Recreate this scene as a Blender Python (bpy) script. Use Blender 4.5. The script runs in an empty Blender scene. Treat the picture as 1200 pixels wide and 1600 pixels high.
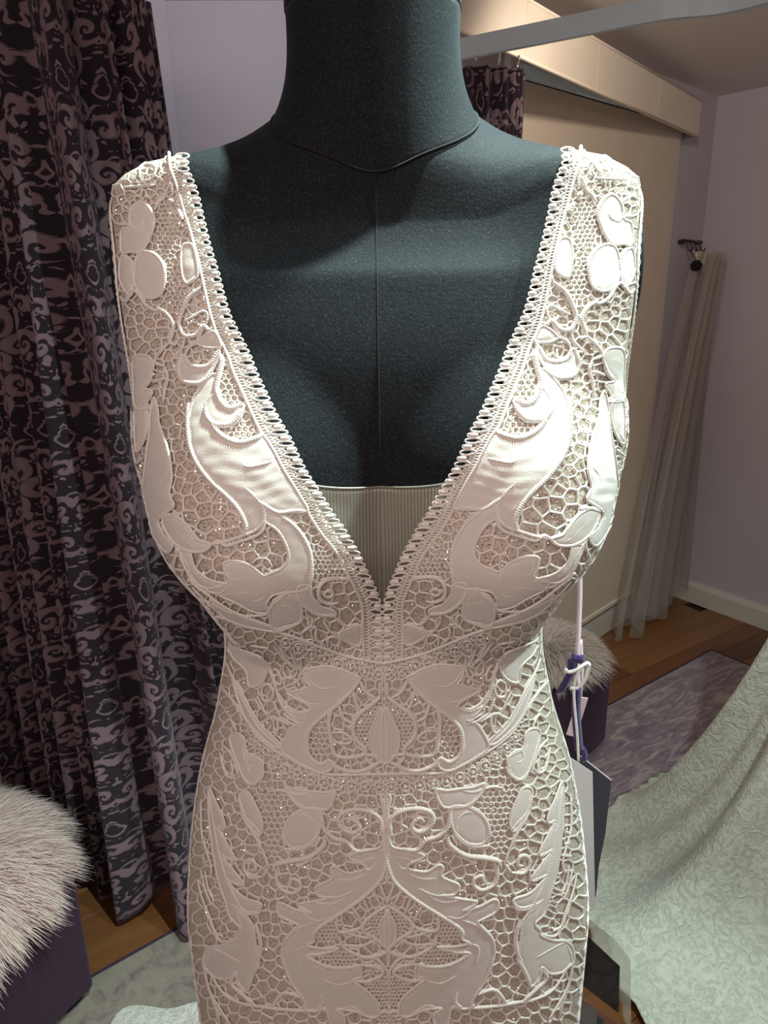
import bpy, bmesh, math, random
import numpy as np
from mathutils import Vector, Matrix
from mathutils.bvhtree import BVHTree
from mathutils.geometry import delaunay_2d_cdt
random.seed(7); RNG = np.random.default_rng(7)
SC = bpy.context.scene
COL = SC.collection

# ------------------------------------------------------------------ camera, world, lights, exposure
FPX = 1150.0                      # focal length in pixels of the 1200x1600 frame
PITCH, ROLL, CAMH = math.radians(18.0), math.radians(0.9), 1.50
CAM = np.array([0.0, 0.0, CAMH])
_f = np.array([0, math.cos(PITCH), -math.sin(PITCH)]); _u0 = np.array([0, math.sin(PITCH), math.cos(PITCH)]); _r0 = np.array([1.0, 0, 0])
_c, _s = math.cos(ROLL), math.sin(ROLL)
CR = _c * _r0 - _s * _u0; CU = _s * _r0 + _c * _u0; CF = _f
cd = bpy.data.cameras.new('camera'); cam = bpy.data.objects.new('camera', cd); COL.objects.link(cam)
cd.sensor_fit = 'VERTICAL'; cd.sensor_height = 36.0; cd.lens = 36.0 * FPX / 1600.0; cd.clip_start = 0.02
M = Matrix.Identity(4)
for i in range(3):
    M[i][0], M[i][1], M[i][2], M[i][3] = CR[i], CU[i], -CF[i], CAM[i]
cam.matrix_world = M
SC.camera = cam
SC.view_settings.view_transform = 'Standard'; SC.view_settings.look = 'None'
SC.view_settings.exposure = 0.0; SC.view_settings.gamma = 1.0; SC.view_settings.use_curve_mapping = False
W = bpy.data.worlds.new('world'); SC.world = W; W.use_nodes = True
W.node_tree.nodes['Background'].inputs[0].default_value = (1.0, 0.84, 0.82, 1)
W.node_tree.nodes['Background'].inputs[1].default_value = 0.125

def spot(name, loc, tgt, power, color, size, blend=0.5, radius=0.03):
    l = bpy.data.lights.new(name, 'SPOT'); l.energy = power; l.color = color; l.spot_size = math.radians(size)
    l.spot_blend = blend; l.shadow_soft_size = radius
    o = bpy.data.objects.new(name, l); COL.objects.link(o); o.location = loc
    o.rotation_euler = (Vector(tgt) - Vector(loc)).to_track_quat('-Z', 'Y').to_euler()
    return o
def area(name, loc, tgt, power, color, sx, sy):
    l = bpy.data.lights.new(name, 'AREA'); l.energy = power; l.color = color; l.shape = 'RECTANGLE'; l.size = sx; l.size_y = sy
    o = bpy.data.objects.new(name, l); COL.objects.link(o); o.location = loc
    o.rotation_euler = (Vector(tgt) - Vector(loc)).to_track_quat('-Z', 'Y').to_euler()
    return o
COOL = (0.80, 1.0, 0.93); WARM = (1.0, 0.75, 0.69)
spot('downlight_over_form', (0.19, 0.550, 2.135), (0.03, 0.44, 1.3), 92, COOL, 80, 0.3, 0.012)
spot('downlight_right', (0.80, 0.50, 2.135), (0.40, 0.75, 0.9), 60, COOL, 120, 0.5, 0.03)
spot('downlight_window', (0.55, 1.45, 2.135), (0.75, 2.1, 1.6), 27, (1.0, 0.85, 0.70), 130, 0.6, 0.05)
spot('downlight_curtain', (-0.30, 1.62, 2.135), (-0.34, 2.1, 1.95), 4.5, (0.95, 0.93, 1.0), 130, 0.6, 0.05)
area('front_fill_light', (-0.25, -0.75, 2.10), (0.0, 0.5, 1.15), 15.5, WARM, 1.2, 0.6)  # added warm fill from behind the camera, no fixture in the room
# ------------------------------------------------------------------ helpers
def ray(px, py):
    px = np.asarray(px, float)[..., None]; py = np.asarray(py, float)[..., None]
    return (px - 600) / FPX * CR - (py - 800) / FPX * CU + CF
def at_y(px, py, y):                         # the point of a picture ray on the plane y = const
    d = ray(px, py); return CAM + d * (y / d[..., 1:2])
def at_z(px, py, z):
    d = ray(px, py); return CAM + d * ((z - CAMH) / d[..., 2:3])
def link(o, parent=None):
    COL.objects.link(o)
    if parent is not None: o.parent = parent
    return o
def tag(o, label=None, cat=None, group=None, kind=None):
    for k, v in (('label', label), ('category', cat), ('group', group), ('kind', kind)):
        if v: o[k] = v
    return o
def empty(name, loc, label, cat, group=None):
    o = bpy.data.objects.new(name, None); o.location = loc; o.empty_display_size = 0.05
    return tag(link(o), label, cat, group)
def mesh(name, V, F, mat, smooth=True, uv=None):
    me = bpy.data.meshes.new(name)
    V = np.asarray(V, np.float32)
    if isinstance(F, np.ndarray):
        n, k = F.shape
        me.vertices.add(len(V)); me.vertices.foreach_set('co', V.ravel())
        me.loops.add(n * k); me.loops.foreach_set('vertex_index', F.astype(np.int32).ravel())
        me.polygons.add(n); me.polygons.foreach_set('loop_start', np.arange(0, n * k, k, dtype=np.int32))
        me.update(calc_edges=True)
        if uv is not None:
            l = me.uv_layers.new(name='uv'); l.data.foreach_set('uv', np.asarray(uv, np.float32)[F.ravel()].ravel())
    else:
        me.from_pydata([tuple(v) for v in V], [], F)
        if uv is not None:
            l = me.uv_layers.new(name='uv'); idx = [i for f in F for i in f]
            l.data.foreach_set('uv', np.asarray(uv, np.float32)[idx].ravel())
    me.validate()
    if smooth: me.polygons.foreach_set('use_smooth', [True] * len(me.polygons))
    if mat is not None: me.materials.append(mat)
    me.update(); return me
def obj(name, me, parent=None, off=None):
    """link a mesh as one object; off = world position of the parent's empty (vertices are in world space)"""
    o = bpy.data.objects.new(name, me)
    if off is not None: me.transform(Matrix.Translation(-Vector(off)))
    return link(o, parent)
def grid_faces(nu, nv, wrap=False):
    a = np.arange(nu * nv).reshape(nv, nu)
    if wrap: a = np.concatenate([a, a[:, :1]], 1)
    return np.stack([a[:-1, :-1], a[:-1, 1:], a[1:, 1:], a[1:, :-1]], -1).reshape(-1, 4)
def box(cx, cy, cz, sx, sy, sz, bev=0.0, rot=0.0, seg=2):
    bm = bmesh.new(); bmesh.ops.create_cube(bm, size=1.0)
    bmesh.ops.scale(bm, vec=(sx, sy, sz), verts=bm.verts)
    if bev: bmesh.ops.bevel(bm, geom=bm.edges[:], offset=bev, segments=seg, affect='EDGES', profile=0.5)
    bmesh.ops.rotate(bm, cent=(0, 0, 0), matrix=Matrix.Rotation(rot, 3, 'Z'), verts=bm.verts)
    bmesh.ops.translate(bm, vec=(cx, cy, cz), verts=bm.verts)
    V = [v.co[:] for v in bm.verts]; bm.verts.index_update(); F = [[v.index for v in f.verts] for f in bm.faces]; bm.free()
    return V, F
def join(*parts):
    V, F = [], []
    for v, f in parts:
        n = len(V); V += [tuple(p) for p in v]; F += [[int(i) + n for i in q] for q in f]
    return V, F
def spline(P, step, closed=False):
    """Catmull-Rom through P resampled at about `step`"""
    P = np.asarray(P, float)
    if len(P) == 2 and not closed:
        n = max(2, int(np.linalg.norm(P[1] - P[0]) / step) + 1); t = np.linspace(0, 1, n)[:, None]
        return P[0] * (1 - t) + P[1] * t
    Q = np.concatenate([P[-1:], P, P[:2]]) if closed else np.concatenate([2 * P[:1] - P[1:2], P, 2 * P[-1:] - P[-2:-1]])
    out = []; t = np.linspace(0, 1, 14, endpoint=False)[:, None]
    for i in range(1, len(Q) - 2):
        a, b, c, d = Q[i - 1], Q[i], Q[i + 1], Q[i + 2]
        out.append(.5 * (2 * b + (c - a) * t + (2 * a - 5 * b + 4 * c - d) * t ** 2 + (3 * b - a - 3 * c + d) * t ** 3))
    out.append(Q[-2][None]); C = np.concatenate(out)
    L = np.concatenate([[0], np.cumsum(np.linalg.norm(np.diff(C, axis=0), axis=1))])
    n = max(3, int(round(L[-1] / step)) + 1); s = np.linspace(0, L[-1], n)
    R = np.stack([np.interp(s, L, C[:, k]) for k in range(C.shape[1])], -1)
    return R[:-1] if closed else R
def tube(P, r, n=8, cap=True):
    P = np.asarray(P, float); r = np.broadcast_to(np.asarray(r, float), (len(P),))
    T = np.gradient(P, axis=0); T /= np.linalg.norm(T, axis=1)[:, None] + 1e-12
    ref = np.array([0, 0, 1.0]) if abs(T[0][2]) < .9 else np.array([1.0, 0, 0])
    A = np.cross(T, ref); A /= np.linalg.norm(A, axis=1)[:, None] + 1e-9; B = np.cross(A, T)
    a = np.linspace(0, 2 * np.pi, n, endpoint=False)
    V = (P[:, None] + r[:, None, None] * (np.cos(a)[None, :, None] * A[:, None] + np.sin(a)[None, :, None] * B[:, None])).reshape(-1, 3)
    F = grid_faces(n, len(P), True).tolist()
    if cap: F += [list(range(n))[::-1], list(range((len(P) - 1) * n, len(P) * n))]
    return V.tolist(), F
def ribbon(P, width, thick, side):
    """flat band along P, `side` = width direction(s)"""
    P = np.asarray(P, float); n = len(P); width = np.broadcast_to(np.asarray(width, float), (n,))
    T = np.gradient(P, axis=0); S = np.broadcast_to(np.asarray(side, float), (n, 3)); S = S / np.linalg.norm(S, axis=1)[:, None]
    N = np.cross(T, S); N /= np.linalg.norm(N, axis=1)[:, None] + 1e-12
    h = width[:, None] / 2 * S; k = N * thick / 2
    V = np.stack([P - h - k, P + h - k, P + h + k, P - h + k], 1).reshape(-1, 3)
    F = grid_faces(4, n, True).tolist() + [[0, 1, 2, 3][::-1], [4 * n - 4, 4 * n - 3, 4 * n - 2, 4 * n - 1]]
    return V.tolist(), F
def slab(poly, n, thick):
    """flat plate from a 3-D outline, given unit normal and thickness"""
    poly = np.asarray(poly, float); n = np.asarray(n, float); k = len(poly)
    V = np.concatenate([poly, poly - n * thick])
    F = [list(range(k)), list(range(2 * k - 1, k - 1, -1))] + [[i, i + k, (i + 1) % k + k, (i + 1) % k] for i in range(k)]
    return V.tolist(), F

# ------------------------------------------------------------------ materials
class NT:
    def __init__(s, name):
        s.m = bpy.data.materials.new(name); s.m.use_nodes = True; s.t = s.m.node_tree; s.b = s.t.nodes['Principled BSDF']
    def n(s, ty, ins=None, **kw):
        o = s.t.nodes.new(ty)
        for k, v in kw.items(): setattr(o, k, v)
        for k, v in (ins or {}).items(): s.set(o.inputs[k], v)
        return o
    def set(s, sock, v):
        if isinstance(v, bpy.types.NodeSocket): s.t.links.new(v, sock)
        elif isinstance(v, (tuple, list)) and len(v) == 3 and sock.type == 'RGBA': sock.default_value = (*v, 1)
        else: sock.default_value = v
    def p(s, **kw):
        for k, v in kw.items(): s.set(s.b.inputs[k.replace('_', ' ')], v)
        return s
    def ramp(s, fac, stops):
        r = s.n('ShaderNodeValToRGB', {'Fac': fac}); e = r.color_ramp.elements
        while len(e) < len(stops): e.new(.5)
        for q, (p, c) in zip(e, stops): q.position = p; q.color = (*c, 1)
        return r.outputs[0]
    def coord(s, which='Object', scale=(1, 1, 1), rot=(0, 0, 0)):
        c = s.n('ShaderNodeTexCoord'); mp = s.n('ShaderNodeMapping', {'Vector': c.outputs[which], 'Scale': scale, 'Rotation': rot}); return mp.outputs[0]
    def noise(s, vec, scale, detail=3, rough=.5, dist=0.0):
        return s.n('ShaderNodeTexNoise', {'Vector': vec, 'Scale': scale, 'Detail': detail, 'Roughness': rough, 'Distortion': dist}).outputs[0]
    def math(s, op, a, b=0.0, c=0.0):
        o = s.n('ShaderNodeMath', operation=op); s.set(o.inputs[0], a); s.set(o.inputs[1], b); s.set(o.inputs[2], c); return o.outputs[0]
    def mix(s, f, a, b):
        o = s.n('ShaderNodeMix', data_type='RGBA'); s.set(o.inputs[0], f); s.set(o.inputs[6], a); s.set(o.inputs[7], b); return o.outputs[2]
    def bump(s, h, strength=.3, dist=.001):
        o = s.n('ShaderNodeBump', {'Height': h, 'Strength': strength, 'Distance': dist}); s.set(s.b.inputs['Normal'], o.outputs[0]); return s
def plain(name, col, rough=.6, **kw):
    k = NT(name); v = k.coord(); nz = k.noise(v, 9, 4)
    k.p(Base_Color=k.mix(nz, tuple(c * .93 for c in col), tuple(min(1, c * 1.06) for c in col)), Roughness=rough, **kw); return k.m

def m_fabric():
    k = NT('cream_crepe'); v = k.coord(scale=(1, 1, 1)); nz = k.noise(v, 30, 3); fine = k.noise(v, 1500, 2)
    k.p(Base_Color=k.mix(nz, (.76, .735, .68), (.82, .795, .74)), Roughness=.55, Sheen_Weight=.25)
    return k.bump(fine, .25, .0005).m
def m_thread():
    k = NT('ivory_thread'); v = k.coord(); nz = k.noise(v, 60, 2); fine = k.noise(v, 900, 2)
    k.p(Base_Color=k.mix(nz, (.82, .795, .74), (.88, .86, .81)), Roughness=.5, Sheen_Weight=.2)
    return k.bump(fine, .3, .0004).m
def m_tulle():
    k = NT('beige_glitter_tulle'); v = k.coord()
    vo = k.n('ShaderNodeTexVoronoi', {'Vector': v, 'Scale': 640.0}); nz = k.noise(v, 45, 4)
    dots = k.ramp(vo.outputs['Distance'], [(.20, (.46, .40, .315)), (.60, (.74, .67, .57))])
    k.p(Base_Color=k.mix(k.math('MULTIPLY', nz, .35), dots, (.64, .57, .47)), Roughness=.45, Metallic=.12)
    return k.bump(vo.outputs['Distance'], .5, .0006).m
def m_panel():
    k = NT('taupe_ribbed_mesh'); c = k.n('ShaderNodeTexCoord')
    w = k.n('ShaderNodeTexWave', {'Vector': c.outputs['UV'], 'Scale': 40.0, 'Distortion': 1.2, 'Detail': 2.0, 'Detail Scale': 3.0}, bands_direction='X')
    nz = k.noise(c.outputs['UV'], 14, 4); sp = k.noise(k.coord(), 1600, 1)
    col = k.mix(w.outputs[0], (.205, .215, .175), (.38, .39, .32))
    k.p(Base_Color=k.mix(k.math('MULTIPLY', nz, .5), col, (.31, .29, .24)), Roughness=k.math('MULTIPLY_ADD', sp, -.5, .75), Metallic=.35)
    return k.bump(w.outputs[0], .5, .0006).m
def m_black():
    k = NT('charcoal_jersey'); v = k.coord(); f = k.noise(v, 1100, 3, .7); n2 = k.noise(v, 420, 2); st = k.noise(k.coord(scale=(1, 1, .12)), 900, 2)
    sp = k.ramp(f, [(.40, (.0045, .006, .008)), (.56, (.0105, .0135, .0175)), (.70, (.060, .070, .082))])
    k.p(Base_Color=k.mix(k.math('MULTIPLY', st, .5), sp, (.008, .0108, .0145)), Roughness=.75, Specular_IOR_Level=.15, Sheen_Weight=.05, Sheen_Roughness=.4, Sheen_Tint=(.7, .85, .9))
    return k.bump(k.math('ADD', f, n2), .35, .0006).m
FAB, THR, TUL, PAN, BLK = m_fabric(), m_thread(), m_tulle(), m_panel(), m_black()
k = NT('glitter_flake'); k.p(Base_Color=(.95, .90, .82), Metallic=1.0, Roughness=.2); FLAKE = k.m
k = NT('dark_seam'); k.p(Base_Color=(.004, .005, .006), Roughness=.9); SEAM = k.m

def m_wall(name, a, b):
    k = NT(name); v = k.coord(); k.p(Base_Color=k.mix(k.noise(v, 1.6, 3), a, b), Roughness=.85)
    return k.bump(k.noise(v, 180, 3), .05, .002).m
LAV = m_wall('lavender_paint', (.555, .52, .58), (.585, .55, .61))
CEIL = m_wall('ceiling_paint', (.78, .73, .70), (.82, .77, .74))
TRIM = m_wall('cream_gloss_trim', (.66, .62, .56), (.70, .66, .60))
def m_wood():
    k = NT('red_brown_timber'); oi = k.n('ShaderNodeObjectInfo'); v = k.coord(scale=(1.2, 14, 6))
    add = k.n('ShaderNodeVectorMath', operation='ADD'); k.set(add.inputs[0], v)
    cmb = k.n('ShaderNodeCombineXYZ', {'X': k.math('MULTIPLY', oi.outputs['Random'], 40.0)}); k.set(add.inputs[1], cmb.outputs[0])
    g = k.noise(add.outputs[0], 3, 5, .6, .6)
    base = k.ramp(oi.outputs['Random'], [(0, (.16, .055, .022)), (.5, (.25, .10, .034)), (1, (.36, .17, .055))])
    k.p(Base_Color=k.mix(k.math('MULTIPLY', g, .8), base, (.10, .035, .016)), Roughness=.32)
    return k.bump(g, .1, .001).m
WOOD = m_wood()
def m_damask():
    k = NT('damask_velvet'); c = k.n('ShaderNodeTexCoord'); wob = k.n('ShaderNodeTexNoise', {'Vector': c.outputs['UV'], 'Scale': 9.0, 'Detail': 1.0})
    uv = k.n('ShaderNodeVectorMath', {0: k.n('ShaderNodeVectorMath', {0: c.outputs['UV'], 1: (1.45, 1.3, 1)}, operation='MULTIPLY').outputs[0], 1: k.n('ShaderNodeVectorMath', {0: wob.outputs['Color'], 1: (.055, .055, 0)}, operation='MULTIPLY').outputs[0]}, operation='ADD').outputs[0]
    sx = k.n('ShaderNodeSeparateXYZ', {'Vector': uv}); u = k.math('PINGPONG', sx.outputs[0], .095); v = k.math('MODULO', k.math('ADD', sx.outputs[1], 2.0), .40)
    tot = None
    for cx, cy, R, sg, tw in ((.026, .045, .036, 1, 2.6), (.070, .105, .034, -1, 3.0), (.022, .165, .030, -1, 2.4), (.068, .205, .038, 1, 3.0), (.030, .270, .036, 1, 2.6), (.078, .310, .028, -1, 2.2), (.024, .350, .030, 1, 2.6)):
        dx, dy = k.math('SUBTRACT', u, cx), k.math('SUBTRACT', v, cy)
        r = k.math('SQRT', k.math('ADD', k.math('MULTIPLY', dx, dx), k.math('MULTIPLY', dy, dy)))
        an = k.math('ARCTAN2', dy, dx); ph = k.math('ADD', k.math('MULTIPLY', an, sg), k.math('MULTIPLY', k.math('LOGARITHM', k.math('ADD', r, .002), math.e), tw * 1.25))
        w = k.math('MULTIPLY', k.math('MULTIPLY_ADD', k.math('SINE', ph), .5, .62), k.math('LESS_THAN', r, R))
        tot = w if tot is None else k.math('MAXIMUM', tot, w)
    cb = k.n('ShaderNodeCombineXYZ', {'X': u, 'Y': v, 'Z': 0.0}); lf = k.noise(cb.outputs[0], 34, 1.0, .4, 1.6)
    tot = k.math('MAXIMUM', tot, k.math('MULTIPLY', k.math('GREATER_THAN', lf, .585), .9))
    mk = k.n('ShaderNodeMapRange', {'Value': tot, 'From Min': .42, 'From Max': .74}).outputs[0]
    k.p(Base_Color=k.mix(mk, (.020, .012, .019), (.235, .155, .185)), Roughness=k.math('MULTIPLY_ADD', mk, -.3, .9), Sheen_Weight=.25, Sheen_Tint=(.6, .5, .65))
    return k.bump(mk, .4, .002).m
DAM = m_damask()
def m_rug(name, a, b, c, sc, stripes):
    k = NT(name); v = k.coord(scale=(1, stripes, 1)); n1 = k.noise(v, sc, 6, .7, 1.2); n2 = k.noise(k.coord(), sc * 9, 4, .7)
    col = k.ramp(n1, [(.36, a), (.5, b), (.62, c)])
    k.p(Base_Color=k.mix(k.math('MULTIPLY', n2, .55), col, b), Roughness=.95, Sheen_Weight=.2)
    return k.bump(n2, .6, .004).m
RUGP = m_rug('distressed_purple_rug', (.125, .085, .135), (.26, .20, .25), (.50, .44, .42), 9, 3.6)
RUGB = m_rug('faded_beige_rug', (.14, .105, .115), (.32, .275, .235), (.38, .33, .27), 16, 1.0)
PURV = plain('aubergine_velvet', (.035, .013, .034), .85, Sheen_Weight=.15, Sheen_Tint=(.55, .35, .6))
FURM = plain('blush_long_pile', (.80, .64, .60), .7, Sheen_Weight=.3)
FURW = plain('cream_long_pile', (.62, .54, .50), .7, Sheen_Weight=.3)
RAILM = plain('pale_grey_enamel', (.66, .78, .84), .4)
PELM = plain('oatmeal_linen', (.84, .75, .63), .9)
BLIND = plain('beige_roller_fabric', (.74, .64, .52), .9)

def m_lace2(name, a, b):
    k = NT(name); v = k.coord(); n1 = k.noise(v, 38, 3, .5, 2.2); n2 = k.noise(v, 120, 2, .5, 1.0)
    k.p(Base_Color=k.mix(k.ramp(n1, [(.42, (0, 0, 0)), (.56, (1, 1, 1))]), a, b), Roughness=.6, Sheen_Weight=.15)
    return k.bump(k.math('ADD', n1, k.math('MULTIPLY', n2, .4)), .9, .006).m
LACE2 = m_lace2('sequined_lace', (.44, .455, .39), (.55, .57, .505)); TRAINM = m_lace2('white_train_lace', (.66, .65, .60), (.80, .79, .75))
# ------------------------------------------------------------------ room
CEILZ = 2.15
CORN = np.array([1.36, 3.30]); WD = np.array([math.cos(math.radians(45)), math.sin(math.radians(45))]); RD = np.array([.588, -.809])
BX = 0.22                                         # where the window wall meets the back wall
WEND = CORN - WD * ((CORN[0] - BX) / WD[0])
def wall(name, a, b, mat, z0=0.0, z1=CEILZ, th=.06, inward=None):
    a = np.asarray(a, float); b = np.asarray(b, float); d = (b - a) / np.linalg.norm(b - a); n = np.array([-d[1], d[0]])
    c = (a + b) / 2
    if np.dot(n, np.array([0.3, 0.6]) - c) > 0: n = -n      # thickness grows away from the room
    V = []
    for z in (z0, z1):
        for q in (a, b, b + n * th, a + n * th): V.append((*q, z))
    F = [[0, 1, 2, 3], [4, 7, 6, 5], [0, 4, 5, 1], [1, 5, 6, 2], [2, 6, 7, 3], [3, 7, 4, 0]]
    return tag(obj(name, mesh(name, V, F, mat, False)), kind='structure'), -n
YB = WEND[1] + .0
tag(obj('floor', mesh('floor', *box(.2, 1.2, -.03, 5.2, 5.4, .02), plain('subfloor', (.08, .04, .02)), False)), kind='structure')
FLOOR = bpy.data.objects['floor']
tag(obj('ceiling', mesh('ceiling', *box(.2, 1.2, CEILZ + .02, 5.2, 5.4, .04), CEIL, False)), kind='structure')
_, NW = wall('wall_window', WEND - WD * 0.0, CORN, LAV)
wall('wall_right', CORN, CORN + RD * 3.2, LAV)
LC = np.array([-.535, YB - .03])
wall('wall_back', LC, WEND, LAV)
wall('wall_left', (-2.35, LC[1] - 1.0), LC + np.array([.012, -.002]), LAV)
# skirting boards
def skirt_board(name, a, b, inn, z=.10):
    a = np.asarray(a, float); b = np.asarray(b, float)
    prof = [(0, 0), (.018, 0), (.018, z - .02), (.010, z), (0, z)]
    V = [(*(p + inn * (o + .0005)), h) for p in (a, b) for o, h in prof]; n = len(prof)
    F = [[i, (i + 1) % n, (i + 1) % n + n, i + n] for i in range(n)] + [list(range(n))[::-1], list(range(n, 2 * n))]
    return tag(obj(name, mesh(name, V, F, TRIM, False)), kind='structure')
skirt_board('baseboard_window', WEND, CORN, NW)
rn = np.array([-RD[1], RD[0]]); rn = rn if np.dot(rn, np.array([.3, .6]) - CORN) > 0 else -rn
skirt_board('baseboard_right', CORN, CORN + RD * 3.0, rn)
ld = LC - np.array([-2.35, LC[1] - 1.0]); ld /= np.linalg.norm(ld); ln = np.array([ld[1], -ld[0]])
skirt_board('baseboard_left', (-2.35, LC[1] - 1.0), LC + np.array([0, -.012]), ln)
skirt_board('baseboard_back', LC, WEND, np.array([0, -1.0]))
# floor planks, each one an object laid on the sub-floor
PW, PL = .092, .95; PA = math.radians(33)
variants = [mesh('plank', *box(0, 0, 0, PL - .002, PW - .002, .02, .0005, 0, 1), WOOD, False) for _ in range(1)]
ca, sa = math.cos(PA), math.sin(PA); npk = 0
for r in range(-26, 30):
    for q in range(-4, 6):
        u = q * PL + (r * 0.37 % 1) * PL; w = r * PW
        x, y = .35 + ca * u - sa * w, 1.75 + sa * u + ca * w
        if not (-1.75 < x < 2.1 and .75 < y < 3.75): continue
        p = np.array([x, y])
        if np.dot(p - CORN, np.array([WD[1], -WD[0]])) < -.35 or np.dot(p - CORN, rn) < -.4: continue
        if x < LC[0] and np.dot(p - LC, ln) < -.3: continue
        if LC[0] <= x < BX and y > YB + .3: continue
        o = bpy.data.objects.new('plank', variants[0]); o.location = (x, y, -.0105 - .0004 * random.random()); o.rotation_euler = (0, 0, PA); link(o, FLOOR); npk += 1
print('planks', npk)
# the window: pelmet, blind, reveal
WQ = CORN - WD * 0.30                              # right end of the window on the window wall
pa = math.atan2(WD[1], WD[0])
PZ0, PZ1, PD = 1.97, 2.09, .14
PA_, PB_ = np.array([1.212, 3.08]), np.array([.13, 1.682])          # the pelmet's front runs out from the corner end; it is deeper at the far end
pel = empty('pelmet', (*((PA_ + PB_) / 2), 1.97), 'oatmeal linen box pelmet along the top of the window', 'pelmet')
po = tuple(pel.location); pdv = (PA_ - PB_) / np.linalg.norm(PA_ - PB_); pn_ = np.array([-pdv[1], pdv[0]])
PW_ = CORN - WD * ((CORN - PA_) @ WD)
def prism(poly, z0, z1):
    n = len(poly); return [(*p, z0) for p in poly] + [(*p, z1) for p in poly], [list(range(n))[::-1], list(range(n, 2 * n))] + [[i, (i + 1) % n, (i + 1) % n + n, i + n] for i in range(n)]
for t0, t1 in ((0, .27), (.27, .56), (.56, .80), (.80, 1)):
    p, q = PA_ + (PB_ - PA_) * t0, PA_ + (PB_ - PA_) * (t1 - .0012)
    obj('front_panel', mesh('front_panel', *prism([p, q, q + pn_ * .012, p + pn_ * .012], PZ0, PZ1), PELM, False), pel, po)
PI_ = [PA_ + pn_ * .0125, PB_ + pn_ * .0125, np.array([PB_[0] + .002, YB - .003]), WEND + NW * .003 - WD * .0, PW_ + NW * .003]
obj('top_board', mesh('top_board', *prism(PI_, PZ1 - .012, PZ1), PELM, False), pel, po)
obj('end_panel', mesh('end_panel', *prism([PA_ + pn_ * .0125, PW_ + NW * .003, PW_ + NW * .003 - WD * .012, PA_ + pn_ * .0125 - pdv * .012], PZ0, PZ1 - .0125), PELM, False), pel, po)
obj('piping', mesh('piping', *join(tube([(*PA_, PZ1), (*PB_, PZ1)], .004, 6), tube([(*PA_, PZ0), (*PB_, PZ0)], .004, 6)), PELM), pel, po)
def wbox(s0, s1, d0, d1, z0, z1, bev=.0):         # box on the window wall: s along it from WQ leftwards, d out of it
    c = WQ - WD * (s0 + s1) / 2 + NW * (d0 + d1) / 2
    return box(c[0], c[1], (z0 + z1) / 2, s1 - s0, d1 - d0, z1 - z0, bev, pa)
bl = empty('roller_blind', (*(WQ - WD * .6 + NW * .03), .75), 'plain beige roller blind lowered over the window under the pelmet', 'blind'); bo = tuple(bl.location)
obj('blind_fabric', mesh('blind_fabric', *wbox(.09, 1.1, .028, .0295, .15, 2.0), BLIND, False), bl, bo)
c0 = WQ - WD * .09 + NW * .035; c1 = WQ - WD * 1.1 + NW * .035
obj('roller', mesh('roller', *tube([(*c0, 2.02), (*c1, 2.02)], .018, 12), RAILM), bl, bo)
obj('bottom_bar', mesh('bottom_bar', *wbox(.09, 1.1, .022, .036, .13, .152, .003), PELM), bl, bo)
win = tag(obj('window_1', mesh('window_1', *join(wbox(.05, .085, .0015, .024, .30, 2.04), wbox(1.1, 1.135, .0015, .024, .30, 2.04), wbox(.05, 1.135, .0015, .024, .26, .30), wbox(.05, 1.135, .0015, .024, 2.04, 2.07)), TRIM, False)), kind='structure')
k = NT('window_glass'); k.p(Base_Color=(.03, .035, .04), Roughness=.05); obj('pane', mesh('pane', *wbox(.085, 1.1, .002, .006, .30, 1.97), k.m, False), win)

# ------------------------------------------------------------------ curtain rail and curtains
rp = [at_z(*p, 1.90) for p in ((560, 112), (640, 94), (720, 77), (850, 51), (1000, 20), (1060, 10), (1130, 3))]
e = rp[-1]; rp += [e + np.array([.06, -.06, 0]), e + np.array([.13, -.16, 0]), e + np.array([.16, -.34, 0]), e + np.array([.16, -.7, 0])]
s = rp[1]; rp = [np.array([s[0] - .02, YB - .002, 1.90]), np.array([s[0] - .015, s[1] + .2, 1.90]), s + np.array([.0, .05, 0])] + rp[1:]
RAILP = spline(rp, .02)
rail = empty('curtain_rail', tuple(RAILP[len(RAILP) // 2]), 'pale grey enamelled curved curtain rail passing behind the black neck', 'curtain rail'); ro = tuple(rail.location)
obj('rail_band', mesh('rail_band', *ribbon(RAILP, .034, .012, (0, 0, 1)), RAILM, False), rail, ro)
for q in (RAILP[-3],):
    obj('ceiling_bracket', mesh('ceiling_bracket', *tube([(q[0], q[1], q[2] + .012), (q[0], q[1], CEILZ)], .006, 8), RAILM), rail, ro)

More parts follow.
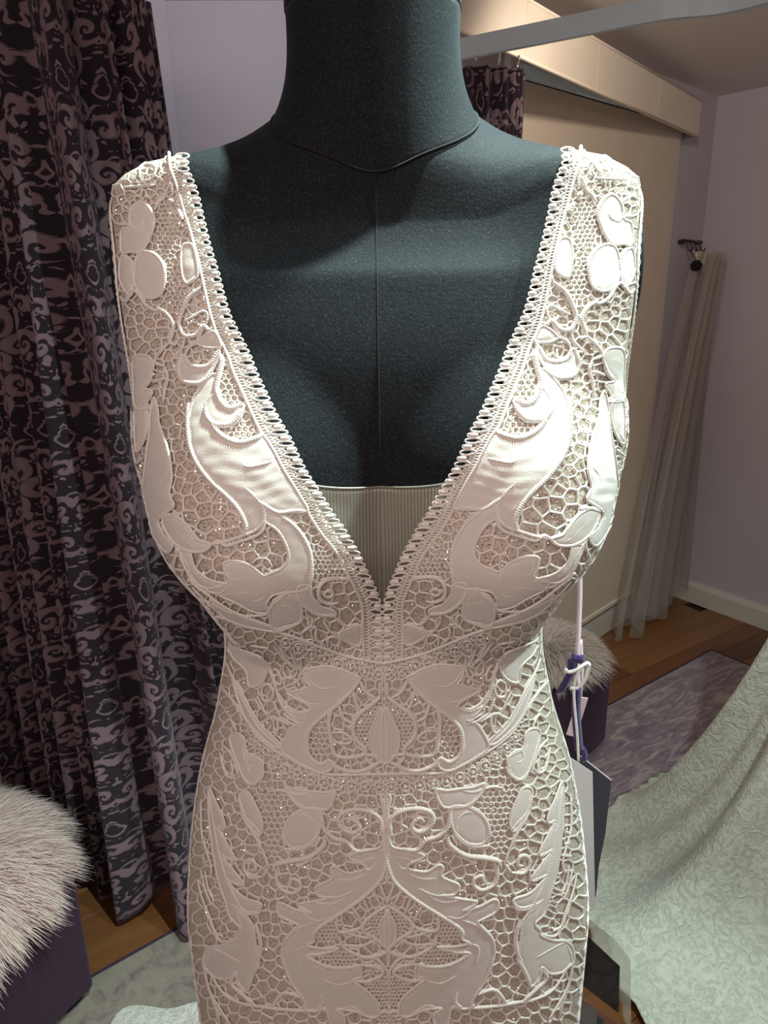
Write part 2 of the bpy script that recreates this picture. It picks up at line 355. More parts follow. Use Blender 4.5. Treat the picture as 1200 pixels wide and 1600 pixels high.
def curtain(name, path, z_top, z_bot, label, amp, nf, seed, flare=0.3, rings=0, spread=0.0):
    """pleated hanging cloth along a plan path; pleats tighten towards the heading"""
    rng = np.random.default_rng(seed); nu, nv = nf * 26, 70
    P = spline(path, .004); L = np.concatenate([[0], np.cumsum(np.linalg.norm(np.diff(P, axis=0), axis=1))]); tot = L[-1]
    ss = np.linspace(0, 1, nu); base = np.stack([np.interp(ss * tot, L, P[:, k]) for k in (0, 1)], -1)
    T = np.gradient(base, axis=0); T /= np.linalg.norm(T, axis=1)[:, None]; N = np.stack([-T[:, 1], T[:, 0]], -1)
    wob = np.interp(ss * nf, np.arange(nf + 1), rng.uniform(-.35, .35, nf + 1)); ampf = np.interp(ss * nf, np.arange(nf + 1), rng.uniform(.6, 1.25, nf + 1))
    ph = 2 * np.pi * (ss * nf + wob)
    V = []; uv = []
    for j in range(nv):
        t = j / (nv - 1); z = z_top + (z_bot - z_top) * t
        a = amp * (.45 + .75 * t) * ampf
        prof = np.cos(ph + .25 * np.sin(3 * t + seed) * flare) + .28 * np.cos(2 * ph + 1.2 + t) * (1 - .4 * t) + .10 * np.sin(5 * ph) * (1 - t)
        lean = np.sin(ph) * a * .45
        q = base + N * (a * prof)[:, None] + T * (lean + spread * t * ss ** 3)[:, None]
        zz = np.full(nu, z)
        if t > .96: zz = z + .012 * np.cos(ph)
        V.append(np.concatenate([q, zz[:, None]], 1))
        arc = np.concatenate([[0], np.cumsum(np.linalg.norm(np.diff(V[max(0, j)][:, :2], axis=0), axis=1))])
        uv.append(np.stack([np.linspace(0, tot * 2.3, nu), np.full(nu, z)], -1))
    V = np.concatenate(V); F = grid_faces(nu, nv); uv = np.concatenate(uv)
    cen = np.array([*base.mean(0), z_bot])
    r = empty(name, tuple(cen), label, 'curtain', None)
    c = obj('cloth', mesh('cloth', V, F, DAM, True, uv), r, cen)
    m = c.modifiers.new('solid', 'SOLIDIFY'); m.thickness = .003
    Vt = V[:nu]; hd = tube(Vt[::3] - np.array([0, 0, .004]), .0045, 6)
    obj('heading_tape', mesh('heading_tape', *hd, DAM), r, cen)
    k = NT('chrome'); k.p(Base_Color=(.75, .75, .75), Metallic=1.0, Roughness=.2)
    for i in range(rings):
        b = base[int((i + .5) / rings * (nu - 1))]; a = np.linspace(0, 2 * np.pi, 17)
        R = np.stack([np.full(17, b[0]), b[1] + .008 * np.cos(a), z_top + .012 + .012 * np.sin(a)], -1)
        obj('curtain_ring', mesh('curtain_ring', *tube(R, .0014, 6, False), k.m), r, cen)
    return r
curtain('curtain', [(-1.02, 1.74), (-.86, 1.66), (-.72, 1.56), (-.585, 1.43), (-.50, 1.45), (-.40, 1.58)], 1.985, .026,
        'tall plum and mauve damask velvet curtain hanging beside the lavender wall', .058, 9, 4, spread=.16)
curtain('curtain', [(.12, 1.60), (.19, 1.58), (.26, 1.60), (.285, 1.63)], 1.868, .9,
        'short strip of dark damask curtain behind the black neck, under the rail', .022, 5, 9, rings=4)

# ------------------------------------------------------------------ rugs
def rug(name, corner, a1, l1, l2, mat, label, edge):
    c = np.asarray(corner, float); d1 = np.array([math.cos(a1), math.sin(a1)]); d2 = np.array([d1[1], -d1[0]])
    m = c + d1 * l1 / 2 + d2 * l2 / 2; l2 = abs(l2)
    r = empty(name, (m[0], m[1], 0), label, 'rug')
    o = obj('pile', mesh('pile', *box(0, 0, .0045, l1 - .016, l2 - .016, .008, .002), mat), r); o.rotation_euler = (0, 0, a1)
    B = join(box(-l1 / 2 + .004, 0, .0045, .008, l2, .009, .002), box(l1 / 2 - .004, 0, .0045, .008, l2, .009, .002), box(0, -l2 / 2 + .004, .0045, l1 - .016, .008, .009, .002), box(0, l2 / 2 - .004, .0045, l1 - .016, .008, .009, .002))
    o = obj('binding', mesh('binding', *B, edge), r); o.rotation_euler = (0, 0, a1)
    return r
EDGE = plain('dark_purple_binding', (.045, .025, .06), .9)
rug('rug', (1.337, 2.70), math.radians(36 + 180), 1.30, -1.9, RUGP, 'distressed purple and grey rug on the timber floor by the window', EDGE)
rug('rug', (-.12, 1.69), math.radians(38 + 180), 1.9, -1.05, RUGB, 'faded beige rug with dark binding under the standing dress', EDGE)

# ------------------------------------------------------------------ fur topped ottomans
def pouf(cx, cy, rot, s, h, label, fm, fl, n, R, seed, tilt=0.0, name='ottoman'):
    rng = np.random.default_rng(seed)
    r = empty(name, (cx, cy, .0092), label[0], 'ottoman')
    o = obj('velvet_box', mesh('velvet_box', *box(0, 0, h / 2 + .012, s, s, h - .024, .012), PURV), r); o.rotation_euler = (0, 0, rot)
    for sx in (-1, 1):
        for sy in (-1, 1):
            f = obj('foot', mesh('foot', *box(sx * (s / 2 - .04), sy * (s / 2 - .04), .006, .04, .04, .0122, .002), BLK), r); f.rotation_euler = (0, 0, rot)
    # the fur throw is its own thing lying on the box: backing and tapering strands
    f = empty('fur_throw', (cx, cy, h + .0095), label[1], 'fur')
    nu, nv = 40, 14; V = []
    for j in range(nv):
        ph = j / (nv - 1) * np.pi * .5; rr = R * np.sin(ph) ** .8
        for i in range(nu):
            a = 2 * np.pi * i / nu; V.append((rr * math.cos(a), rr * math.sin(a), .004 + .075 * math.cos(ph) ** .8))
    obj('hide', mesh('hide', np.array(V), grid_faces(nu, nv, True), fm), f)
    a = rng.uniform(0, 2 * np.pi, n); q = np.sqrt(rng.uniform(0, 1, n)); ph = np.arcsin(np.clip(q, 0, 1)) ; rr = R * np.sin(ph) ** .8
    B = np.stack([rr * np.cos(a), rr * np.sin(a), .004 + .075 * np.cos(ph) ** .8], -1)
    clump = .35 * np.sin(a * 13 + 5 * q) + .25 * np.sin(a * 29 + 9 * q)
    D = np.stack([np.cos(a + clump * .5) * (.35 + q), np.sin(a + clump * .5) * (.35 + q), .75 - .62 * q], -1) + rng.normal(0, .13, (n, 3)); D /= np.linalg.norm(D, axis=1)[:, None]
    Ln = fl * rng.uniform(.6, 1.15, n) * (1 + .25 * clump); S = np.cross(D, [0, 0, 1.0]) + rng.normal(0, .2, (n, 3)); S /= np.linalg.norm(S, axis=1)[:, None]
    wd = .0008; t = np.array([0, .4, .75, 1.0]); dr = np.array([0, -.05, -.22, -.5])
    Pts = B[:, None] + D[:, None] * (t[None, :, None] * Ln[:, None, None]); Pts[..., 2] += dr[None] * Ln[:, None] * .7
    Pts[..., 2] = np.maximum(Pts[..., 2], -h + .02)
    wv = wd * np.array([1, .9, .6, .12])[None, :, None]
    VV = np.stack([Pts - S[:, None] * wv, Pts + S[:, None] * wv], 2).reshape(-1, 3)
    bse = (np.arange(n) * 8)[:, None, None]; qd = np.array([[0, 1, 3, 2], [2, 3, 5, 4], [4, 5, 7, 6]])[None]
    FF = (bse + qd).reshape(-1, 4)
    tag(obj('pile', mesh('pile', VV, FF, fm), f), kind='stuff')
pouf(-.93, 1.13, math.radians(-30), .42, .34, ('dark aubergine velvet cube ottoman beside the tall curtain', 'long blush pink fur throw heaped over the velvet cube by the tall curtain'), FURM, .10, 46000, .215, 3)
pouf(.49, 2.06, math.radians(45), .32, .32, ('aubergine velvet cube ottoman on the timber floor behind the dress', 'cream fur throw on the cube ottoman behind the dress waist'), FURW, .06, 9000, .17, 5)
# ------------------------------------------------------------------ the form's surface: rows of (z, half width, front depth, back depth, roundness)
AX, X0 = 0.525, -0.002
BODY = np.array([
 (0.40,.1776,.150,.150,2.0), (0.70,.1776,.112,.130,2.1), (0.85,.1776,.110,.130,2.2), (0.95,.178,.108,.125,2.2),
 (1.04,.1682,.106,.115,2.2), (1.11,.1543,.100,.100,2.2), (1.18,.133,.090,.085,2.2), (1.24,.1226,.088,.085,2.3),
 (1.29,.1283,.094,.090,2.4), (1.34,.163,.106,.095,2.5), (1.39,.1719,.106,.095,2.6), (1.44,.1673,.099,.090,2.7),
 (1.50,.171,.078,.085,2.8), (1.535,.1712,.063,.080,2.8), (1.555,.169,.057,.076,2.8), (1.568,.148,.055,.072,2.6),
 (1.578,.115,.054,.068,2.4), (1.590,.080,.053,.064,2.1), (1.605,.058,.048,.058,2.0), (1.62,.050,.044,.054,2.0)])
BUST = dict(x=.080, z=1.325, A=.034, rx=.085, ru=.135, rl=.085)
def pchip(x, X, Y):
    h = np.diff(X); d = np.diff(Y) / h; m = np.zeros_like(Y); m[0] = d[0]; m[-1] = d[-1]
    for i in range(1, len(X) - 1):
        if d[i - 1] * d[i] > 0:
            w1 = 2 * h[i] + h[i - 1]; w2 = h[i] + 2 * h[i - 1]; m[i] = (w1 + w2) / (w1 / d[i - 1] + w2 / d[i])
    x = np.clip(x, X[0], X[-1]); k = np.clip(np.searchsorted(X, x) - 1, 0, len(X) - 2); t = (x - X[k]) / h[k]
    return (2*t**3-3*t**2+1)*Y[k] + (t**3-2*t**2+t)*h[k]*m[k] + (-2*t**3+3*t**2)*Y[k+1] + (t**3-t**2)*h[k]*m[k+1]
_Z = np.linspace(.40, 1.62, 2441); _TB = np.stack([pchip(_Z, BODY[:, 0], BODY[:, k]) for k in range(1, 5)])
def surf(th, z):
    """point of the form (world) at polar angle th (0 = front, + = picture right) and height z"""
    th = np.asarray(th, float); z = np.asarray(z, float)
    w, df, db, n = (np.interp(z, _Z, _TB[k]) for k in range(4))
    s, c = np.sin(th), np.cos(th); d = np.where(c >= 0, df, db)
    r = (np.abs(s / w) ** n + np.abs(c / d) ** n) ** (-1 / n); x = r * s; y = -r * c; B = BUST
    dx = (np.abs(x) - B['x']) / B['rx']; dz = z - B['z']; dz = np.where(dz > 0, dz / B['ru'], dz / B['rl'])
    q = np.clip(1 - (dx * dx + dz * dz), 0, None) ** 1.35; f = np.clip((c + .15) / .5, 0, 1); f = f * f * (3 - 2 * f)
    return np.stack([x + np.sign(x) * .012 * q * f + X0, y - B['A'] * q * f + AX, z], -1)
def surfn(th, z):
    e = 2e-3
    P = surf(th, z); A = surf(th + e * 4, z) - surf(th - e * 4, z); B = surf(th, z + e) - surf(th, z - e)
    N = np.cross(A, B); N /= np.linalg.norm(N, axis=-1)[..., None] + 1e-12
    return P, N
# lookup: picture ray -> (th, z) on the form
_th = np.linspace(-2.0, 2.0, 321); _zz = np.linspace(.74, 1.615, 420)
_G = surf(*np.meshgrid(_th, _zz)); _GV = _G.reshape(-1, 3)
BV = BVHTree.FromPolygons([Vector(v) for v in _GV], grid_faces(321, 420).tolist())
def pix(P):
    """(n,2) picture points -> th, z, facing (cosine to the ray; 0 when the ray misses and was pulled in to the outline)"""
    P = np.asarray(P, float).reshape(-1, 2); D = ray(P[:, 0], P[:, 1]); D /= np.linalg.norm(D, axis=1)[:, None]
    H = np.zeros((len(P), 3)); idx = np.zeros(len(P), int); ok = np.ones(len(P), bool); o = Vector(CAM)
    for i in range(len(P)):
        l, nn, k, d = BV.ray_cast(o, Vector(D[i]))
        if l is None:
            ok[i] = False
            cx = 597 + (P[i, 1] - 800) * .0157; dd = (cx - P[i, 0])
            for f in (2, 4, 7, 11, 16, 24, 36):
                q = ray(P[i, 0] + math.copysign(min(f, abs(dd)), dd), P[i, 1])
                l, nn, k, d = BV.ray_cast(o, Vector(q))
                if l is not None: break
            if l is None: l, nn, k, d = BV.find_nearest(o + Vector(D[i]) * .52)
        H[i] = l; idx[i] = k
    j, i = idx // 320, idx % 320
    z = np.clip(H[:, 2], _zz[0], _zz[-1])
    a = surf(_th[i], z); b = surf(_th[i + 1], z); ab = b - a
    t = np.clip(((H - a) * ab).sum(1) / ((ab * ab).sum(1) + 1e-12), 0, 1); th = _th[i] + t * (_th[1] - _th[0])
    Pn, N = surfn(th, z); V = CAM - Pn; V /= np.linalg.norm(V, axis=1)[:, None]
    fc = (V * N).sum(1); fc[~ok] = np.minimum(fc[~ok], .0)
    return th, z, fc
# ------------------------------------------------------------------ mannequin
man = empty('dress_form', (X0, AX, 0), 'black jersey dress form with a plain tall neck wearing the white lace gown', 'mannequin'); mo = tuple(man.location)
th = np.linspace(-np.pi, np.pi, 240, endpoint=False); zt = np.concatenate([np.linspace(.86, 1.54, 130), np.linspace(1.542, 1.612, 60)])
T, Z = np.meshgrid(th, zt); P, N = surfn(T, Z); P = P - N * .0035
f_ = np.clip((.125 - np.abs(P[..., 0] - X0)) / .065, 0, 1); f_ = f_ * f_ * (3 - 2 * f_) * np.clip((P[..., 2] - 1.50) / .05, 0, 1); P[..., 2] += .38 * (P[..., 1] - AX) * f_    # the neck root leans forward
V = P.reshape(-1, 3); F = grid_faces(240, len(zt), True).tolist() + [list(range(240))[::-1]]
obj('torso', mesh('torso', V, F, BLK), man, mo)
# neck: rings from the slanted neckline seam up to the cap
AN = np.linspace(-np.pi, np.pi, 96, endpoint=False)
TBV = BVHTree.FromPolygons([Vector(v) for v in V], F[:-1])
c = np.cos(AN); d = np.where(c > 0, .0488, .064); r = (np.abs(np.sin(AN) / .0655) ** 2.5 + np.abs(c / d) ** 2.5) ** -.4
base = np.zeros((96, 3))
for i in range(96):
    x, y = r[i] * math.sin(AN[i]) + X0, -r[i] * c[i] + AX - .002; l, nn, _, _ = TBV.ray_cast(Vector((x, y, 1.8)), Vector((0, 0, -1))); base[i] = (x, y, l.z if l else 1.58)
for _ in range(8): base[:, 2] = (np.roll(base[:, 2], 1) + base[:, 2] * 2 + np.roll(base[:, 2], -1)) / 4
base[:, 2] += .0006; low = base * np.array([1, 1, 1]); low[:, :2] = (base[:, :2] - [X0, AX]) * .97 + [X0, AX]; low[:, 2] -= .006
def neck_ring(t):
    c = np.cos(AN); f = (1 - t) ** 3.0
    top = np.stack([.0535 * np.sin(AN) + X0, -np.where(c > 0, .049, .052) * c + AX - .001, np.full(96, 1.652)], -1)
    q = base * (1 - t) + top * t
    q[:, :2] = q[:, :2] + (np.stack([.0525 * np.sin(AN) + X0, -np.where(c > 0, .049, .052) * c + AX - .002], -1) - base[:, :2]) * ((1 - f) - t)
    return q
V = np.concatenate([low, base] + [neck_ring(t) for t in np.linspace(0, 1, 28)[1:]]); F = grid_faces(96, len(V) // 96, True).tolist() + [list(range(len(V) - 96, len(V)))]
obj('neck', mesh('neck', V, F, BLK), man, mo)
sl = np.concatenate([base, base[:1]]) ; obj('neck_seam', mesh('neck_seam', *tube(sl + np.array([0, -.0004, .0002]), .0008, 6, False), SEAM), man, mo)
a = np.linspace(0, 2 * np.pi, 64, endpoint=False); rows = []
for r_, z_ in ((.0535, 1.6515), (.0545, 1.653), (.0545, 1.660), (.051, 1.666), (.02, 1.672), (.001, 1.6725)):
    rows.append(np.stack([r_ * np.cos(a) + X0, r_ * .93 * np.sin(a) + AX + .0025, np.full(64, z_)], -1))
obj('neck_cap', mesh('neck_cap', np.concatenate(rows), grid_faces(64, 6, True), BLK), man, mo)
sp = []
for z_ in np.linspace(1.30, 1.556, 120):
    l, nn, _, _ = TBV.ray_cast(Vector((X0, AX - .4, z_)), Vector((0, 1, 0)))
    if l: sp.append((X0, l.y, z_))
obj('centre_seam', mesh('centre_seam', *tube(np.array(sp) + np.array([0, -.00005, 0]), .00045, 6), SEAM), man, mo)
for sx in (-1, 1):     # the flat plates that close the armholes
    a = np.linspace(0, 2 * np.pi, 40, endpoint=False); rows = []
    for r_, o_ in ((1, -.02), (1, .004), (.97, .0062), (.5, .0070), (.01, .0072)):
        rows.append(np.stack([np.full(40, sx * (.1665 + o_) + X0), AX + .010 + .034 * r_ * np.cos(a), 1.497 + .046 * r_ * np.sin(a)], -1))
    obj('armhole_plate', mesh('armhole_plate', np.concatenate(rows), grid_faces(40, 5, True), BLK), man, mo)
STEEL = plain('brushed_steel', (.5, .5, .5), .35, Metallic=1.0)
obj('pole', mesh('pole', *tube([(X0, AX, .03), (X0, AX, .9)], .016, 16), STEEL), man, mo)
V = [];
for r_, z_ in ((.17, 0.0095), (.17, .018), (.15, .026), (.03, .034), (.02, .04)):
    a = np.linspace(0, 2 * np.pi, 40, endpoint=False); V.append(np.stack([r_ * np.cos(a) + X0, r_ * np.sin(a) + AX, np.full(40, z_)], -1))
obj('stand_base', mesh('stand_base', np.concatenate(V), grid_faces(40, 5, True).tolist() + [list(range(40))[::-1]], STEEL), man, mo)
# ------------------------------------------------------------------ lace data: traced on the left half, x y pairs with a frame per trace
FR = {'P': (0, 0, 1), 'A': (165, 230, 6), 'B': (190, 410, 4.8), 'C': (205, 620, 4.8), 'D': (240, 800, 4.8), 'E': (400, 740, 5),
      'F': (400, 950, 5), 'G': (300, 940, 3.75), 'K': (290, 1220, 3.636)}
def tr(s):
    f, *v = s.split(); x0, y0, k = FR[f]; a = np.array([float(q) for q in v]).reshape(-1, 2)
    return a / k + np.array([x0, y0])
NECK = tr('P 265 240 267 263 275 285 282 308 289 333 297 358 303 380 310 405 316 432 323 464 330 493 340 522 355 552 365 581 377 608 390 637 400 660 411 681 428 706 443 733 458 758 474 786 486 810 502 834 520 856 536 880 548 906 558 926 565 945 567 980 569 1028')
EDGE_ = tr('P 297 240 295 262 304 284 312 308 318 334 323 356 329 380 336 404 344 430 352 462 362 494 376 522 391 552 403 582 417 612 430 640 442 662 455 684 467 710 481 738 494 758 508 780 523 804 538 824 551 846 563 866 574 890 584 910 592 930 597 950 598.5 985 600 1032')
W1 = tr('P 340 962 359 967 386 976 419 983 448 990 476 1000 512 1014 544 1025 570 1031 602 1036')
W2 = tr('P 346 1072 362 1090 378 1112 400 1146 425 1168 452 1184 480 1199 505 1208 535 1210 570 1209 604 1209')
R1 = tr('P 436 1000 452 1006 466 1012 486 1021 504 1028 524 1035 546 1042 566 1048 588 1053 603 1055')
R2 = tr('P 392 1150 407 1169 423 1185 441 1199 460 1208 481 1216 505 1223 524 1226 546 1228 574 1229 604 1229')
# appliques of cream crepe: (outline, edge cord width)
FAB_ = [
 'A 270 560 340 520 430 590 465 690 440 810 385 925 330 985 240 985 165 985 160 800 230 750 240 650',
 'P 216 402 228 394 243 398 255 412 260 432 255 457 242 466 228 464 216 452 211 430',
 'P 192 402 205 408 211 425 210 450 206 462 195 450 189 430',
 'P 286 388 293 382 303 386 309 410 310 432 296 443 288 436 284 410',
 'P 311 535 334 518 346 537 344 543 323 543',
 'P 284 558 280 577 288 595 309 600 323 593 332 582 342 562 345 543 340 554 330 570 313 575 296 568 290 556',
 'P 323 597 307 618 299 640 296 660 298 690 304 712 316 733 335 755 360 778 377 800 385 820 384 835 403 826 413 810 416 795 436 800 478 798 470 778 456 755 442 732 428 705 411 680 400 686 380 692 361 689 343 676 330 658 324 640 332 622 340 606 343 590 334 586',
 'P 324 630 324 647 334 662 351 665 367 660 380 641 380 633 363 641 347 635 340 615',
 'P 242 622 249 640 250 657 255 676 263 699 268 720 271 745 267 772 274 790 256 804 250 815 258 835 272 850 262 862 242 836 229 800 226 774 228 737 232 703 236 672 237 645',
 'P 214 640 231 640 233 665 227 690 216 705 213 680',
 'P 211 560 232 556 242 570 236 590 226 606 240 612 232 630 238 638 214 636 211 600',
 'P 256 810 267 804 286 813 302 831 311 844 330 850 319 860 296 860 275 848 263 831',
 'P 416 795 436 803 458 820 474 840 484 864 486 892 483 914 466 922 430 927 417 940 418 955 395 953 370 940 345 928 338 915 358 908 352 890 352 878 372 876 393 884 412 898 425 894 442 885 450 871 446 850 434 829 415 815 411 803',
 'P 432 933 461 923 471 950 467 969 444 977 428 981 421 954 425 942',
 'P 465 915 483 914 488 930 500 945 520 952 522 960 500 960 480 950 467 935',
 'P 298 862 305 883 315 896 334 906 356 912 345 925 323 919 302 904 289 880 283 862',
 'P 330 935 355 948 380 960 418 974 440 985 400 980 370 972 345 958',
 'P 530 988 544 980 563 977 563 1006 552 1005 536 997',
 'F 380 480 470 455 580 450 700 485 770 525 815 545 740 650 640 760 540 820 470 880 420 940 405 1010 400 1080 430 1160 500 1212 580 1180 590 1250 510 1280 400 1235 300 1180 205 1110 230 1020 290 920 340 900 310 880 230 830 250 790 330 820 420 800 420 760 320 700 245 655 330 640 420 605 390 560',
 'P 595 1106 605 1122 605 1186 592 1187 581 1170 578 1150 584 1130',
 'P 361 1009 388 1017 412 1028 417 1052 407 1068 391 1071 386 1047 367 1028',
 'P 366 1062 391 1103 410 1133 440 1163 430 1166 405 1146 383 1116',
 'P 447 1228 466 1233 485 1235 507 1237 524 1236 517 1258 507 1264 493 1261 471 1261 455 1242',
 'P 447 1289 460 1270 482 1262 500 1265 502 1283 496 1303 477 1320 455 1321 446 1308',
 'P 361 1151 372 1145 383 1153 388 1175 410 1188 411 1201 401 1223 388 1220 377 1204 367 1180',
 'P 375 1242 389 1237 400 1256 411 1283 408 1300 400 1291 383 1272',
 'K 140 40 175 110 225 225 225 265 190 262 275 415 268 450 212 422 325 565 310 588 242 560 335 655 430 690 420 728 370 738 282 712 350 770 388 820 398 900 415 1000 398 1050 378 1130 350 1185 300 1130 288 1080 240 1118 170 1108 112 1050 112 980 150 938 220 930 288 898 290 870 318 832 260 770 232 680 192 560 162 400 140 200',
 'K 1158 100 1140 180 1125 300 1105 370 1000 395 930 430 1010 468 1015 498 920 518 850 482 825 500 832 550 740 600 765 650 832 655 720 680 640 700 720 745 622 722 545 687 520 712 540 760 620 800 640 815 610 850 562 910 550 980 570 1060 610 1150 660 1220 690 1270 680 1290 740 1300 800 1290 830 1385 900 1385 900 1330 862 1292 960 1300 1050 1335 1098 1320 1090 1250 1040 1195 980 1150 950 1125 1000 1100 985 1040 900 1060 800 1050 720 1010 690 985 780 975 870 945 780 945 690 930 730 905 730 860 765 825 860 760 950 700 1040 630 1105 560 1135 480 1160 400 1180 300 1180 180',
 'K 1160 742 1165 950 1150 948 1125 925 1102 860 1112 790 1140 750',
]
